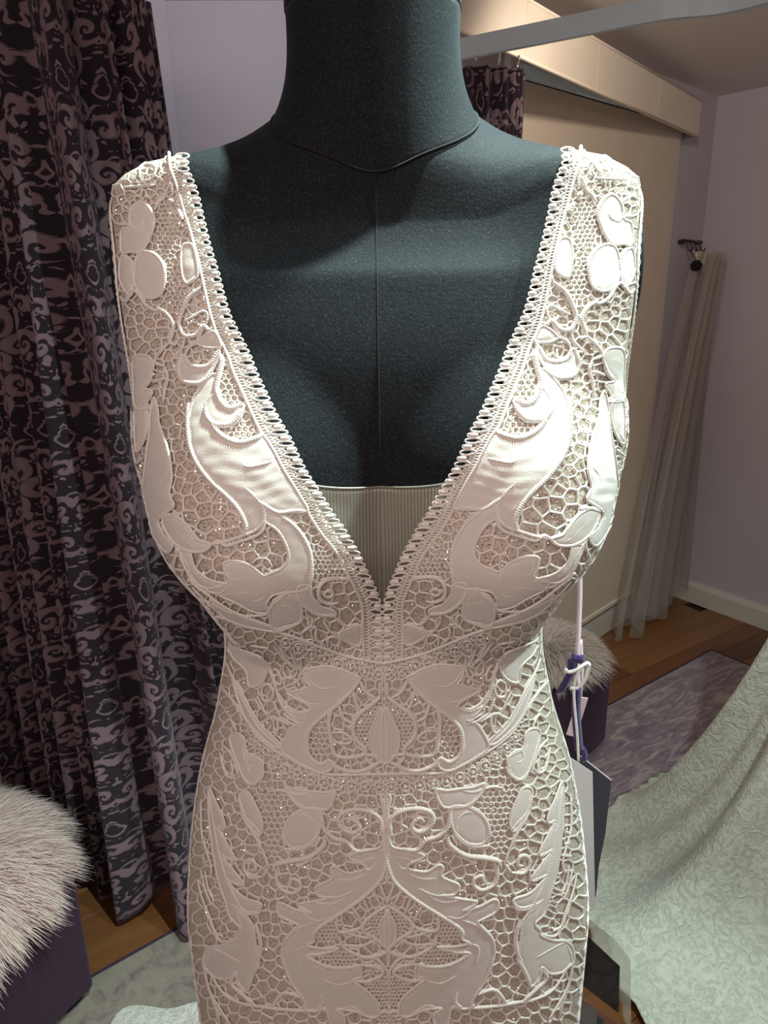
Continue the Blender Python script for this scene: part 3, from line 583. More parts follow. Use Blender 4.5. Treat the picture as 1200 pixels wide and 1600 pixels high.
# satin stitched scroll cords: (width in px, trace)
CORDS = [
 (5, 'A 340 660 362 690 345 740 285 770 242 720 240 630 290 545 350 520 430 590 465 690 440 800 388 920 330 985 240 985'),
 (5, 'A 380 980 470 1010 540 1090 562 1200 550 1330'), (4, 'A 170 1015 240 1050 280 1120 290 1200'),
 (4, 'A 130 725 240 725'), (4, 'A 190 380 340 370 470 360'), (4, 'A 175 545 250 590 290 545'), (3, 'A 350 370 345 470'), (4, 'A 560 450 620 340 640 460'), (3, 'A 340 300 330 220 390 170 480 200 440 300 340 320'),
 (6, 'A 600 500 650 520'), (7, 'A 690 590 730 690'), (4, 'A 470 590 510 520 560 470 540 440'),
 (5, 'B 0 260 40 290 110 215 190 320 260 362 300 350'), (4, 'B 130 200 180 275 190 300'),
 (6, 'B 270 340 345 385 395 465 375 570 360 610'), (5, 'B 360 605 280 690 260 750 330 780'), (5, 'B 360 605 420 620'), (5, 'B 330 780 352 860 335 940 322 1050'),
 (6, 'B 240 805 222 880 180 940'), (4, 'B 240 900 290 880 340 870'),
 (6, 'B 600 190 510 270 455 380 440 470 480 550 560 545 620 480 660 510 690 490'), (4, 'B 480 440 560 400 610 370 650 390 640 460 590 475 570 440'),
 (5, 'B 470 130 500 160 575 105'), (4, 'B 400 710 460 640 480 560'), (4, 'B 400 720 470 720'), (4, 'B 560 600 620 500'), (3, 'B 590 690 590 760'),
 (7, 'B 480 690 510 760 590 790 670 770 720 690 745 640'), (7, 'B 455 705 432 800 470 890 570 912 640 885 680 830'), (4, 'B 480 700 510 640 570 610 640 640'),
 (8, 'B 740 690 758 740 740 830 718 950 760 1060 830 1100 900 1060'), (8, 'C 570 50 570 130 620 200 700 215 780 190 845 100'),
 (8, 'C 600 180 660 270 750 330 840 345 950 310 990 285'), (7, 'C 440 50 432 170 440 310 470 430 530 540 620 650 740 760 820 860 862 960 850 1030'),
 (6, 'C 830 508 900 525 1050 490'), (6, 'C 210 180 240 270 285 385'), (5, 'C 285 385 302 480 312 600 290 740'), (4, 'C 150 250 130 400 110 560 95 720 75 800'),
 (4, 'C 35 410 80 320'), (4, 'C 40 500 105 450'), (4, 'C 130 830 150 900 120 920'),
 (5, 'C 830 660 920 740 980 815 1000 900 950 985 850 1035 720 1080 600 1105'), (5, 'C 240 910 330 880 380 890'),
 (5, 'D 75 50 130 20 220 60 300 150 350 210 430 240 380 290 270 290 170 230 110 150 75 60'),
 (5, 'D 430 240 490 215 550 250 650 220 780 170 830 100 822 20'), (5, 'D 840 70 930 140 990 240 1012 340 970 410 890 450 830 470'),
 (6, 'E 395 285 280 290 180 302 100 265 0 200'), (6, 'E 180 320 290 400 370 500 420 620 430 760 415 870'),
 (4, 'D 550 400 600 380 720 400 800 470 840 570'), (4, 'D 560 420 590 490 650 500 685 465'), (3, 'D 740 390 780 350 850 350 890 410'),
 (4, 'D 850 580 930 610 1030 565'), (5, 'D 860 760 890 690 950 640 1030 575'), (5, 'D 870 790 910 880 1000 860 1090 820 1130 770'), (4, 'D 720 655 790 650 850 620'),
 (6, 'E 320 900 330 960 400 1040 500 1092 610 1092'), (4, 'E 500 825 600 810 740 812'), (5, 'E 740 830 650 815 545 828 490 890 500 975 575 1010 640 1000'), (4, 'E 510 930 560 960 600 930 560 905 530 935'),
 (4, 'D 170 240 182 300 160 400 182 470'), (5, 'D 180 250 260 380 300 480 400 560 560 540'), (4, 'D 275 300 310 400 365 460 450 512 570 545'),
 (5, 'D 280 510 400 600 520 690 640 760 870 850'), (4, 'D 370 640 540 725 640 770'), (4, 'D 300 560 420 680 560 790 700 850'), (4, 'D 260 520 280 500 330 530'), (4, 'D 620 745 700 770 860 760'),
 (4, 'F 530 70 540 120 600 190 760 285 810 275'), (4, 'F 440 60 430 120 350 190'), (4, 'F 610 55 690 130 800 110'), (4, 'F 470 140 470 230 540 290'), (4, 'F 470 140 400 135'), (4, 'F 560 300 560 230 610 215 650 240 640 320'), (4, 'F 380 60 410 90 400 130'), (4, 'F 640 210 690 130'),
 (4, 'F 385 490 430 570 510 620 590 615 650 590'), (4, 'F 310 665 380 722 450 745 520 735'), (4, 'F 180 655 240 750 330 805 420 790'), (4, 'F 190 840 300 905 390 880'),
 (6, 'F 815 545 740 650 600 780 500 860 420 950 402 1050 420 1150 500 1212 575 1190'), (4, 'F 190 1110 230 1010 290 920 390 925'), (3, 'F 290 1040 300 1140'), (3, 'F 340 960 370 1060 400 1160'),
 (4, 'F 970 570 970 690'), (6, 'F 975 690 890 760 820 812 770 880 760 960 790 1030 850 1090 840 1140 720 1162 620 1140 590 1040 570 900 590 790 620 765'),
 (5, 'F 810 560 860 650 945 705'), (5, 'F 760 640 785 740 820 805'), (5, 'F 648 750 680 850 750 892'), (4, 'F 600 970 680 968 740 1010 730 1050 650 1050 600 1010'),
 (4, 'F 695 1070 720 1160'), (4, 'F 690 890 680 970'), (6, 'F 590 1180 640 1240 750 1272 850 1260 930 1220 985 1190'), (5, 'F 840 1140 940 1150 970 1195'), (3, 'F 740 1175 740 1250'), (4, 'F 850 1160 900 1220'),
 (4, 'F 330 490 290 540 230 525 218 440 260 415 302 465 270 500'), (4, 'F 20 900 90 870 120 850 170 862 172 950 140 1000 100 960 130 905'),
 (4, 'F 130 490 160 470 200 540 192 590 150 565 130 490'), (4, 'F 50 620 100 590 140 650 120 715 60 710 50 620'), (4, 'F 180 280 230 380 260 410'), (4, 'F 270 330 310 430 350 480'), (4, 'F 350 390 355 480 330 560 240 610'), (4, 'F 330 570 345 610'), (4, 'F 20 690 90 840'), (4, 'F 140 720 190 840'), (4, 'F 170 860 270 910'),
 (5, 'G 430 330 480 450 530 600 625 700'), (4, 'G 240 450 330 620 400 740 520 850'), (4, 'G 210 360 250 450 340 600'), (4, 'G 350 250 450 265'), (4, 'G 480 250 540 330 620 400'), (4, 'G 220 240 300 300 400 320 440 400'),
 (5, 'G 225 800 270 940 330 1060 400 1040 432 980'), (4, 'G 425 930 350 890 328 940 360 965 375 930'), (4, 'G 190 720 230 690 270 760'), (4, 'G 180 830 240 900 280 1020'), (4, 'G 170 880 200 1000 240 1030 270 1000'), (3, 'G 195 960 215 1020 245 1010 230 930'),
 (5, 'K 140 60 168 250 200 420 250 580 320 715 388 820'), (4, 'K 1010 500 1060 490 1090 450'), (4, 'K 850 555 940 556 1040 520'), (4, 'K 765 655 880 650 985 600'), (4, 'K 720 682 830 692 920 650'),
 (4, 'K 640 722 740 785 830 765'), (4, 'K 562 910 640 835 745 790'), (4, 'K 960 1128 860 1150 760 1105'), (4, 'K 1085 430 1030 440 985 470'), (4, 'K 660 1060 640 960 690 930'),
 (4, 'K 470 60 540 50 640 75 720 60'), (4, 'K 620 200 690 190 740 250 735 310'), (4, 'G 300 850 330 960 360 1010'), (4, 'C 300 560 250 620 225 700'), (4, 'D 120 80 200 150 290 240 370 265'), (4, 'D 480 620 600 600 760 590'), (4, 'D 930 700 1000 690 1090 730'),
 (5, 'K 562 0 600 90 680 150 780 162'), (5, 'K 562 360 560 280 600 205 690 150'), (5, 'K 560 382 650 382 720 350 765 285'), (4, 'K 740 370 770 310'),
 (4, 'K 330 205 420 350 480 490'), (4, 'K 310 90 345 200 400 290 430 300 445 240'),
 (6, 'K 1112 310 1112 220 1050 172 960 160 890 180 868 222 900 272 960 290 992 255 950 212 920 235'), (6, 'K 770 170 790 270 850 322 915 340 970 392 1060 382'),
 (7, 'K 500 500 520 468 600 450 700 430 780 370 795 320'), (5, 'K 440 540 370 542 335 490 350 450 390 450 402 495 372 505'), (5, 'K 515 490 530 590 600 632 650 610 650 570 610 552 598 585'),
 (4, 'K 442 540 475 490'), (4, 'K 640 460 640 480 720 440'), (3, 'K 895 215 1000 190'), (3, 'K 985 290 1060 240'), (3, 'K 1050 172 1050 250'), (4, 'K 940 335 1000 290'),
 (6, 'K 400 800 430 920 412 1040'), (6, 'K 430 1015 385 1100 352 1190'), (6, 'K 290 1085 262 1140 320 1200 400 1270'), (4, 'K 120 930 200 962 330 1030'),
 (4, 'K 225 262 190 272'), (4, 'K 278 445 200 420'), (4, 'K 322 585 230 555'), (5, 'K 430 700 420 742 350 745 262 692'), (4, 'K 300 745 320 830 290 862'),
 (4, 'K 100 540 120 620 152 700'), (4, 'K 118 505 132 600 165 680'), (4, 'K 75 560 100 660 140 760 200 900 290 895'), (4, 'K 140 780 170 850 220 880'), (4, 'K 95 100 100 300 150 480 140 560'), (4, 'K 100 460 160 450'), (4, 'K 110 330 130 320'), (4, 'K 105 380 140 390'),
 (5, 'K 112 985 112 1050 170 1108'), (4, 'K 150 938 120 1060 150 1200 260 1382'), (4, 'K 130 1060 220 1200 330 1260 500 1285'), (4, 'K 100 1000 130 1150 180 1300 200 1382'),
 (5, 'K 490 1280 560 1200 660 1225'), (5, 'K 400 1270 540 1290 700 1300'), (4, 'K 540 1290 520 1250 500 1285'),
 (6, 'K 1160 402 1135 480 1105 560 1040 630 950 700 860 760 765 825 730 862 730 905'), (5, 'K 1160 700 1085 740 1020 795 1012 850 1080 890 1160 952'),
 (5, 'K 872 870 900 940 1000 990 1080 990 1160 952'), (5, 'K 862 760 872 850 980 835 1010 800'), (4, 'K 1050 600 1110 700'), (4, 'K 1000 640 1050 755'), (4, 'K 940 700 1000 790'), (4, 'K 1100 570 1150 700'), (4, 'K 880 850 1000 880 1060 885'), (3, 'K 970 870 970 920'), (3, 'K 890 830 960 850 1010 855'),
 (4, 'K 890 925 1000 930 1090 890'), (3, 'K 985 935 990 985'), (3, 'K 1060 905 1075 935'),
 (5, 'K 1080 995 1160 960'), (5, 'K 1160 1085 1080 1000 1000 1000'), (5, 'K 1000 1040 1080 1050 1122 1088 1040 1132 960 1128'), (5, 'K 690 985 760 1030 850 1055 960 1050 1000 1040'), (4, 'K 690 930 780 948 870 942'),
 (5, 'K 1095 1320 1130 1300 1160 1320'), (5, 'K 1100 1245 1100 1320'), (4, 'K 1135 180 1110 100 1130 60'), (4, 'K 1110 190 1150 270'),
 (5, 'K 560 905 610 850 640 815'), (5, 'K 550 980 572 1060 612 1150 662 1222 690 1270'), (5, 'K 770 1200 780 1260 740 1300'), (4, 'K 880 1290 950 1275 1040 1330'),
]
# net cell size in px: default, then (size, hex?, polygon)
CELLS = [
 (7.5, 1, 'P 246 330 262 318 278 330 282 360 276 392 268 420 258 405 240 392 240 360'),
 (8, 1, 'P 214 700 227 705 226 770 220 785 211 750'),
 (8, 1, 'P 258 425 280 415 292 450 282 490 262 480'),
 (9, 1, 'C 640 240 700 220 850 130 960 260 950 310 840 340 750 325'),
 (9, 1, 'B 745 780 830 830 930 1010 900 1060 800 1080 740 1000'),
 (7.5, 1, 'E 430 590 520 560 680 700 740 810 500 820 430 800'),
 (9.5, 1, 'K 370 20 560 0 600 100 650 150 580 220 550 300 540 440 480 480 440 330 440 230 390 100'),
 (9, 1, 'F 590 790 570 900 580 1050 600 1180 500 1205 420 1150 405 1050 430 960'),
 (6.5, 1, 'F 975 700 890 770 830 820 780 890 770 960 800 1030 860 1090 850 1140 1010 1150 1020 700'),
 (7, 1, 'K 192 560 255 600 290 760 250 790 190 720'), (7.5, 1, 'K 130 780 220 860 290 890 270 930 200 930'),
 (6.5, 1, 'K 735 830 860 770 880 900 780 945 730 900'), (6.5, 1, 'K 700 990 870 940 975 1000 960 1050 830 1055'),
 (6, 1, 'K 1010 800 1160 700 1160 950 1080 890'), (6, 1, 'K 1175 1085 1060 1140 1000 1160 1080 1230 1110 1300 1090 1390 1190 1390'),
 (6, 1, 'K 1000 1050 1080 1055 1115 1088 1040 1130'),
 (7, 0, 'P 436 988 520 1014 604 1034 604 1062 520 1042 436 1008'), (7, 0, 'P 380 1115 430 1168 500 1208 606 1210 606 1238 500 1234 430 1206 380 1160'),
 (11.5, 0, 'P 200 240 300 240 330 500 190 500'),
 (15.5, 0, 'P 190 500 345 480 330 720 300 760 190 640'),
 (23, 0, 'P 262 760 400 780 450 800 450 900 280 900'),
 (17, 0, 'P 420 780 570 940 570 1040 420 1000'), (16, 0, 'P 340 985 560 1050 604 1200 440 1200 340 1080'),
]
# ------------------------------------------------------------------ the gown on the form
dress = empty('bridal_gown', (X0, AX, 0), 'sleeveless ivory lace gown with a deep V neckline on the black form', 'dress'); do = tuple(dress.location)
TH_MM = 0.001
def mirror_of(o, name):
    """the other half: same mesh, mirrored about the gown's middle"""
    q = bpy.data.objects.new(name, o.data); q.scale = (-1, 1, 1); return link(q, o.parent)
PROF_O = np.array([-1, -.72, 0, .72, 1]); PROF_H = np.array([-.15, .62, 1, .62, -.15])
def cord_tz(th, z, w, h, base=.0003, stitch=0.0, taper=True):
    """a raised cord along surface coordinates; w = full width in metres per sample, h = height"""
    P, N = surfn(th, z); n = len(P); T = np.gradient(P, axis=0); T /= np.linalg.norm(T, axis=1)[:, None] + 1e-12
    S = np.cross(T, N); S /= np.linalg.norm(S, axis=1)[:, None] + 1e-12
    w = np.broadcast_to(w, (n,)).copy(); h = np.broadcast_to(h, (n,)).copy()
    if taper and n > 6:
        t = np.minimum(np.arange(n), np.arange(n)[::-1]) / max(3, min(10, n * .2)); f = .55 + .45 * np.clip(t, 0, 1); w *= f; h *= f
    if stitch: f = 1 + .20 * np.sin(np.arange(n) * stitch + .4 * np.sin(np.arange(n) * .37)); h = h * f; w = w * (1 + (f - 1) * .5)
    V = P[:, None] + S[:, None] * (PROF_O[None, :, None] * w[:, None, None] / 2) + N[:, None] * ((base + PROF_H[None] * h[:, None])[..., None])
    return V.reshape(-1, 3), grid_faces(5, n)
def pxscale(P): return ((P - CAM) @ CF) / FPX
def join_np(parts):
    V = []; F = []; n = 0
    for v, f in parts: V.append(v); F.append(f + n); n += len(v)
    return np.concatenate(V), np.concatenate(F)
def cord_px(pts, wpx, hk=.42, base=.0003, stitch=True, closed=False, taper=True):
    q = spline(pts, 1.15, closed)
    if closed: q = np.concatenate([q, q[:2]])
    th, z, fc = pix(q); P = surf(th, z); s = pxscale(P)
    w = wpx * s
    return cord_tz(th, z, w, w * hk, base, 1.9 if stitch else 0, taper and not closed)
def inside(P, poly):
    x, y = P[:, 0], P[:, 1]; r = np.zeros(len(P), bool); n = len(poly)
    for i in range(n):
        (x1, y1), (x2, y2) = poly[i], poly[(i + 1) % n]
        if y1 == y2: continue
        r ^= ((y1 > y) != (y2 > y)) & (x < (x2 - x1) * (y - y1) / (y2 - y1) + x1)
    return r
def centre_x(y): return 597.6 + (np.asarray(y) - 800) * .0150

# --- lining: beige tulle, one sheet cut at the neckline, with armholes, over the shoulders
def resamp(C, n):
    L = np.concatenate([[0], np.cumsum(np.linalg.norm(np.diff(C, axis=0), axis=1))]); t = np.linspace(0, L[-1], n); return np.stack([np.interp(t, L, C[:, k]) for k in (0, 1)], -1)
mid = resamp(NECK, 70) * .45 + resamp(EDGE_, 70) * .55
mid = mid[mid[:, 1] < 972]
nt, nz, _ = pix(mid); front = [(t, zz) for t, zz in zip(nt, nz)]
# over the shoulder to the back neckline (left side has negative th)
over = [(-1.60, 1.5735), (-2.05, 1.568), (-2.5, 1.53), (-2.85, 1.47), (-3.10, 1.43)]
UF = .15
loop = [(-math.pi * UF, .80)] + [(u * UF, .80) for u in np.linspace(-3.1, 3.1, 60)] + [(math.pi * UF, .80)]
loop += [(math.pi * UF, zz) for zz in np.linspace(.81, 1.42, 50)]
rt = [(-t * UF, zz) for t, zz in over[::-1]] + [(-t * UF, zz) for t, zz in front]
loop += rt + [(-u, zz) for u, zz in rt[::-1]]
loop += [(-math.pi * UF, zz) for zz in np.linspace(1.42, .81, 50)]
ARM = [(1.66 + .27 * math.cos(a), 1.478 + .070 * math.sin(a)) for a in np.linspace(0, 2 * np.pi, 48, endpoint=False)]
hole = [[(s * t * UF, zz) for t, zz in ARM] for s in (1, -1)]
pts = list(loop); edges = [(i, (i + 1) % len(loop)) for i in range(len(loop))]
for h in hole:
    b = len(pts); pts += h; edges += [(b + i, b + (i + 1) % len(h)) for i in range(len(h))]
gx, gz = np.meshgrid(np.arange(-math.pi * UF + .006, math.pi * UF, .006), np.arange(.806, 1.575, .006)); g = np.stack([gx.ravel(), gz.ravel()], -1)
g = g[inside(g, loop)]
for h in hole: g = g[~inside(g, h)]
g = g + RNG.uniform(-1e-4, 1e-4, g.shape); pts += g.tolist()
vo, _, fo, *_ = delaunay_2d_cdt([Vector(p) for p in pts], edges, [], 0, 1e-7)
uv = np.array([v[:] for v in vo]); fo = np.array([f[:] for f in fo]); c = uv[fo].mean(1)
keep = inside(c, loop)
for h in hole: keep &= ~inside(c, h)
P, N = surfn(uv[:, 0] / UF, uv[:, 1])
lin = obj('tulle_lining', mesh('tulle_lining', P - N * .0006, fo[keep], TUL), dress, do)
m = lin.modifiers.new('solid', 'SOLIDIFY'); m.thickness = .0008; m.offset = -1

# --- appliques
fabs = []
for s in FAB_:
    p = tr(s); p[:, 0] = np.minimum(p[:, 0], centre_x(p[:, 1]) + 1.5); fabs.append(p)
NAP = 0
for p in fabs:
    b = spline(p, 3.2, True); lo = b.min(0); hi = b.max(0)
    gx, gy = np.meshgrid(np.arange(lo[0] + 2, hi[0], 4.5), np.arange(lo[1] + 2, hi[1], 4.5)); g = np.stack([gx.ravel(), gy.ravel()], -1)
    g = g[inside(g, b)]
    if len(g):
        dd = np.sqrt(((g[:, None] - b[None]) ** 2).sum(-1)).min(1); g = g[dd > 2.0]; dd = dd[dd > 2.0]
    else: dd = np.zeros(0)
    allp = np.concatenate([b, g]); n = len(b)
    vo, _, fo, *_ = delaunay_2d_cdt([Vector(q) for q in allp], [(i, (i + 1) % n) for i in range(n)], [], 1, 1e-6)
    if len(vo) == len(allp): q = allp; D = np.concatenate([np.zeros(n), dd])
    else:
        q = np.array([v[:] for v in vo]); D = np.sqrt(((q[:, None] - b[None]) ** 2).sum(-1)).min(1)
    th, z, fc = pix(q); P, N = surfn(th, z); s = pxscale(P)
    wr = (.22 * np.sin(q[:, 1] * .30 + q[:, 0] * .05 + 1.6 * np.sin(q[:, 0] * .06) + 1.2 * np.sin(q[:, 1] * .05)) + .25 * np.sin(q[:, 1] * .15 - q[:, 0] * .10)) * np.clip(D / 14, 0, 1)
    hh = .0010 + .0005 * np.clip(D / 5, 0, 1) + .0005 * wr * np.where(q[:, 1] < 900, 1.0, .35)
    V = P + N * hh[:, None]; F = np.array([f[:] for f in fo])
    # turned-down rim so that the piece has thickness
    ring = np.arange(n); low = P[:n] + N[:n] * .0001; m_ = len(V); V = np.concatenate([V, low])
    R_ = np.stack([ring, m_ + ring, m_ + (ring + 1) % n, (ring + 1) % n], 1); R_ = np.concatenate([R_[:, [0, 1, 2]], R_[:, [0, 2, 3]]])
    F = np.concatenate([F, R_])
    o = obj('applique', mesh('applique', V, F, FAB), dress, do); mirror_of(o, 'applique'); NAP += 2
    v, f = cord_px(p, 5.0, .44, .0010, True, True)
    e_ = obj('stitched_border', mesh('stitched_border', v, f, THR), o); e_.data.transform(Matrix.Translation(-Vector(do)))
    q_ = bpy.data.objects.new('stitched_border', e_.data); q_.scale = (1, 1, 1); link(q_, dress.children[-1] if False else [c for c in bpy.data.objects if c.name.startswith('applique') and c.data == o.data and c is not o][0])
# --- scroll cords
for wpx, s in CORDS:
    p = tr(s)
    if np.ptp(p[:, 0]) + np.ptp(p[:, 1]) < 2: continue
    p[:, 0] = np.minimum(p[:, 0], centre_x(p[:, 1]))
    o = obj('scroll_cord', mesh('scroll_cord', *cord_px(p, wpx * 1.3, .42, .0009), THR), dress, do); mirror_of(o, 'scroll_cord')

# --- net: Voronoi bars between seeds whose spacing follows the photograph
def outline_ok(P):
    xs = np.interp(P[:, 1], NECK[:, 1], NECK[:, 0]); xs = np.where(P[:, 1] > 1024, 2000, xs)
    return P[:, 0] < xs
cells = [(s, h, tr(q)) for s, h, q in CELLS]
def size_at(P):
    s = np.where(P[:, 1] > 1225, 17.0, 14.0)
    for cs, h, poly in cells[::-1]:
        s = np.where(inside(P, poly), cs, s)
    return s
seeds = []
taken = np.zeros
hexpts = []
for cs, h, poly in cells:
    if not h: continue
    lo, hi = poly.min(0) - cs, poly.max(0) + cs
    ys = np.arange(lo[1], hi[1], cs * .93); L = []
    for i, y in enumerate(ys): L.append(np.stack([np.arange(lo[0] + (i % 2) * cs / 2, hi[0], cs), np.full(len(np.arange(lo[0] + (i % 2) * cs / 2, hi[0], cs)), y)], -1))
    g = np.concatenate(L); g += RNG.normal(0, cs * .07, g.shape); hexpts.append(g[inside(g, poly)])
hexpts = np.concatenate(hexpts)
cand = np.stack([RNG.uniform(165, 640, 90000), RNG.uniform(232, 1640, 90000)], -1)
sz = size_at(cand); inhex = np.zeros(len(cand), bool)
for cs, h, poly in cells:
    if h: inhex |= inside(cand, poly)
cand = cand[~inhex]; sz = sz[~inhex]
G = {}; acc = []
def near(p, r):
    a, b = int(p[0] // 24), int(p[1] // 24)
    for i in (a - 1, a, a + 1):
        for j in (b - 1, b, b + 1):
            for q in G.get((i, j), ()):
                if (q[0] - p[0]) ** 2 + (q[1] - p[1]) ** 2 < r * r: return True
    return False
for p in hexpts: G.setdefault((int(p[0] // 24), int(p[1] // 24)), []).append(p); acc.append(p)
for p, s_ in zip(cand, sz):
    if p[0] > centre_x(p[1]) - s_ * .3: continue
    if not near(p, s_ * .86): G.setdefault((int(p[0] // 24), int(p[1] // 24)), []).append(p); acc.append(p)
acc = np.array(acc); m_ = acc[:, 0] > centre_x(acc[:, 1]) - 40
gh = acc[m_].copy(); gh[:, 0] = 2 * centre_x(gh[:, 1]) - gh[:, 0]
allp = np.concatenate([acc, gh])
vo, _, fo, orig, *_ = delaunay_2d_cdt([Vector(p) for p in allp], [], [], 0, 1e-6)
q = np.array([v[:] for v in vo]); f = np.array([x[:] for x in fo])
a, b, c = q[f[:, 0]], q[f[:, 1]], q[f[:, 2]]
d = 2 * (a[:, 0] * (b[:, 1] - c[:, 1]) + b[:, 0] * (c[:, 1] - a[:, 1]) + c[:, 0] * (a[:, 1] - b[:, 1]))
sq = lambda p: (p ** 2).sum(1)
cc = np.stack([(sq(a) * (b[:, 1] - c[:, 1]) + sq(b) * (c[:, 1] - a[:, 1]) + sq(c) * (a[:, 1] - b[:, 1])) / d,
               (sq(a) * (c[:, 0] - b[:, 0]) + sq(b) * (a[:, 0] - c[:, 0]) + sq(c) * (b[:, 0] - a[:, 0])) / d], -1)
cen = (a + b + c) / 3; cc = cen + (cc - cen) * .75
em = {}
for i, t in enumerate(f):
    for u, v in ((t[0], t[1]), (t[1], t[2]), (t[2], t[0])): em.setdefault((min(u, v), max(u, v)), []).append(i)
segs = np.array([(v[0], v[1]) for v in em.values() if len(v) == 2])
A, B = cc[segs[:, 0]], cc[segs[:, 1]]; Mx = (A + B) / 2; ln = np.linalg.norm(A - B, axis=1); ss = size_at(Mx)
k_ = (ln < 3 * ss) & (ln > .4) & outline_ok(Mx) & (Mx[:, 0] < centre_x(Mx[:, 1]) + .5) & (Mx[:, 1] > 232)
for p in fabs: k_ &= ~(inside(A, p) & inside(B, p))
A, B, ss = A[k_], B[k_], ss[k_]
tA, zA, fA = pix(A); tB, zB, fB = pix(B); th_ = np.where(A[:, 1] < 310, .03, .10); k_ = (fA > th_) & (fB > th_); A, B, ss = A[k_], B[k_], ss[k_]; tA, zA, tB, zB = tA[k_], zA[k_], tB[k_], zB[k_]
def bars(tA, zA, tB, zB, w, h, base=.0001):
    t = np.array([0, .5, 1.0]); th = tA[:, None] * (1 - t) + tB[:, None] * t; z = zA[:, None] * (1 - t) + zB[:, None] * t
    P, N = surfn(th, z); T = P[:, 2] - P[:, 0]; T /= np.linalg.norm(T, axis=1)[:, None] + 1e-9
    S = np.cross(T[:, None], N); o = np.array([-1, -.55, .55, 1]); hh = np.array([-.15, .9, .9, -.15])
    wm = np.array([1.25, .85, 1.25])
    V = P[:, :, None] + S[:, :, None] * (o[None, None, :, None] * w[:, None, None, None] / 2 * wm[None, :, None, None]) + N[:, :, None] * ((base + hh[None, None] * h[:, None, None])[..., None])
    n = len(tA); gf = grid_faces(4, 3); F = (np.arange(n) * 12)[:, None, None] + gf[None]
    return V.reshape(-1, 3), F.reshape(-1, 4)
sc_ = pxscale(surf(tA, zA)); w = (1.65 + .125 * ss) * sc_
v, f = bars(tA, zA, tB, zB, w, w * .42)
o = tag(obj('net_lace', mesh('net_lace', v, f, THR), dress, do), kind='stuff'); tag(mirror_of(o, 'net_lace'), kind='stuff')
# the flanks and back, which the camera does not meet square on
gp = []
for i, z_ in enumerate(np.arange(.80, 1.42, .0080)): gp += [(u, z_) for u in np.arange(-math.pi * UF + (i % 2) * .0045, math.pi * UF, .009)]
gp = np.array(gp) + RNG.normal(0, .0009, (len(gp), 2))
P, N = surfn(gp[:, 0] / UF, gp[:, 1]); Vw = CAM - P; Vw /= np.linalg.norm(Vw, axis=1)[:, None]; fcg = (Vw * N).sum(1)
vo, _, fo, *_ = delaunay_2d_cdt([Vector(p) for p in gp], [], [], 0, 1e-7); q = np.array([v[:] for v in vo]); f = np.array([x[:] for x in fo]); cen = q[f].mean(1)
em = {}
for i, t in enumerate(f):
    for u, v in ((t[0], t[1]), (t[1], t[2]), (t[2], t[0])): em.setdefault((min(u, v), max(u, v)), []).append(i)
segs = np.array([(v[0], v[1]) for v in em.values() if len(v) == 2]); A, B = cen[segs[:, 0]], cen[segs[:, 1]]
P, N = surfn(A[:, 0] / UF, A[:, 1]); Vw = CAM - P; Vw /= np.linalg.norm(Vw, axis=1)[:, None]; fcA = (Vw * N).sum(1)
ar = np.hypot((np.abs(A[:, 0]) / UF - 1.66) / .27, (A[:, 1] - 1.478) / .07)
pyA = 800 - FPX * ((P - CAM) @ CU) / ((P - CAM) @ CF); k_ = ((fcA < .14) | (pyA > 1632)) & (np.linalg.norm(A - B, axis=1) < .02) & (ar > 1.05); A, B = A[k_], B[k_]
w = np.full(len(A), .0013); v, f = bars(A[:, 0] / UF, A[:, 1], B[:, 0] / UF, B[:, 1], w, w * .45)
tag(obj('net_lace', mesh('net_lace', v, f, THR), dress, do), kind='stuff')

# --- trims: cord, net and picots along the neckline; rings along the two waist bands
def trim(name, path, wpx):
    o = obj(name, mesh(name, *cord_px(path, wpx, .5, .0006, True, False, False), THR), dress, do); return o, mirror_of(o, name)
def child(name, v, f, par, pm):
    me = mesh(name, v, f, THR); me.transform(Matrix.Translation(-Vector(do)))
    o = link(bpy.data.objects.new(name, me), par); q = link(bpy.data.objects.new(name, me), pm); return o, q
na, nb = spline(NECK, 1.0), spline(EDGE_, 1.0)
def par(C, t):
    L = np.concatenate([[0], np.cumsum(np.linalg.norm(np.diff(C, axis=0), axis=1))]); return np.stack([np.interp(t * L[-1], L, C[:, k]) for k in (0, 1)], -1)
def strip(t, s): return par(na, np.asarray(t)) * (1 - np.asarray(s)[..., None]) + par(nb, np.asarray(t)) * np.asarray(s)[..., None]
T0, T0m = trim('neckline_trim', NECK, 5.0)
LEN = np.linalg.norm(np.diff(na, axis=0), axis=1).sum(); NP = int(LEN / 19.5); parts = []
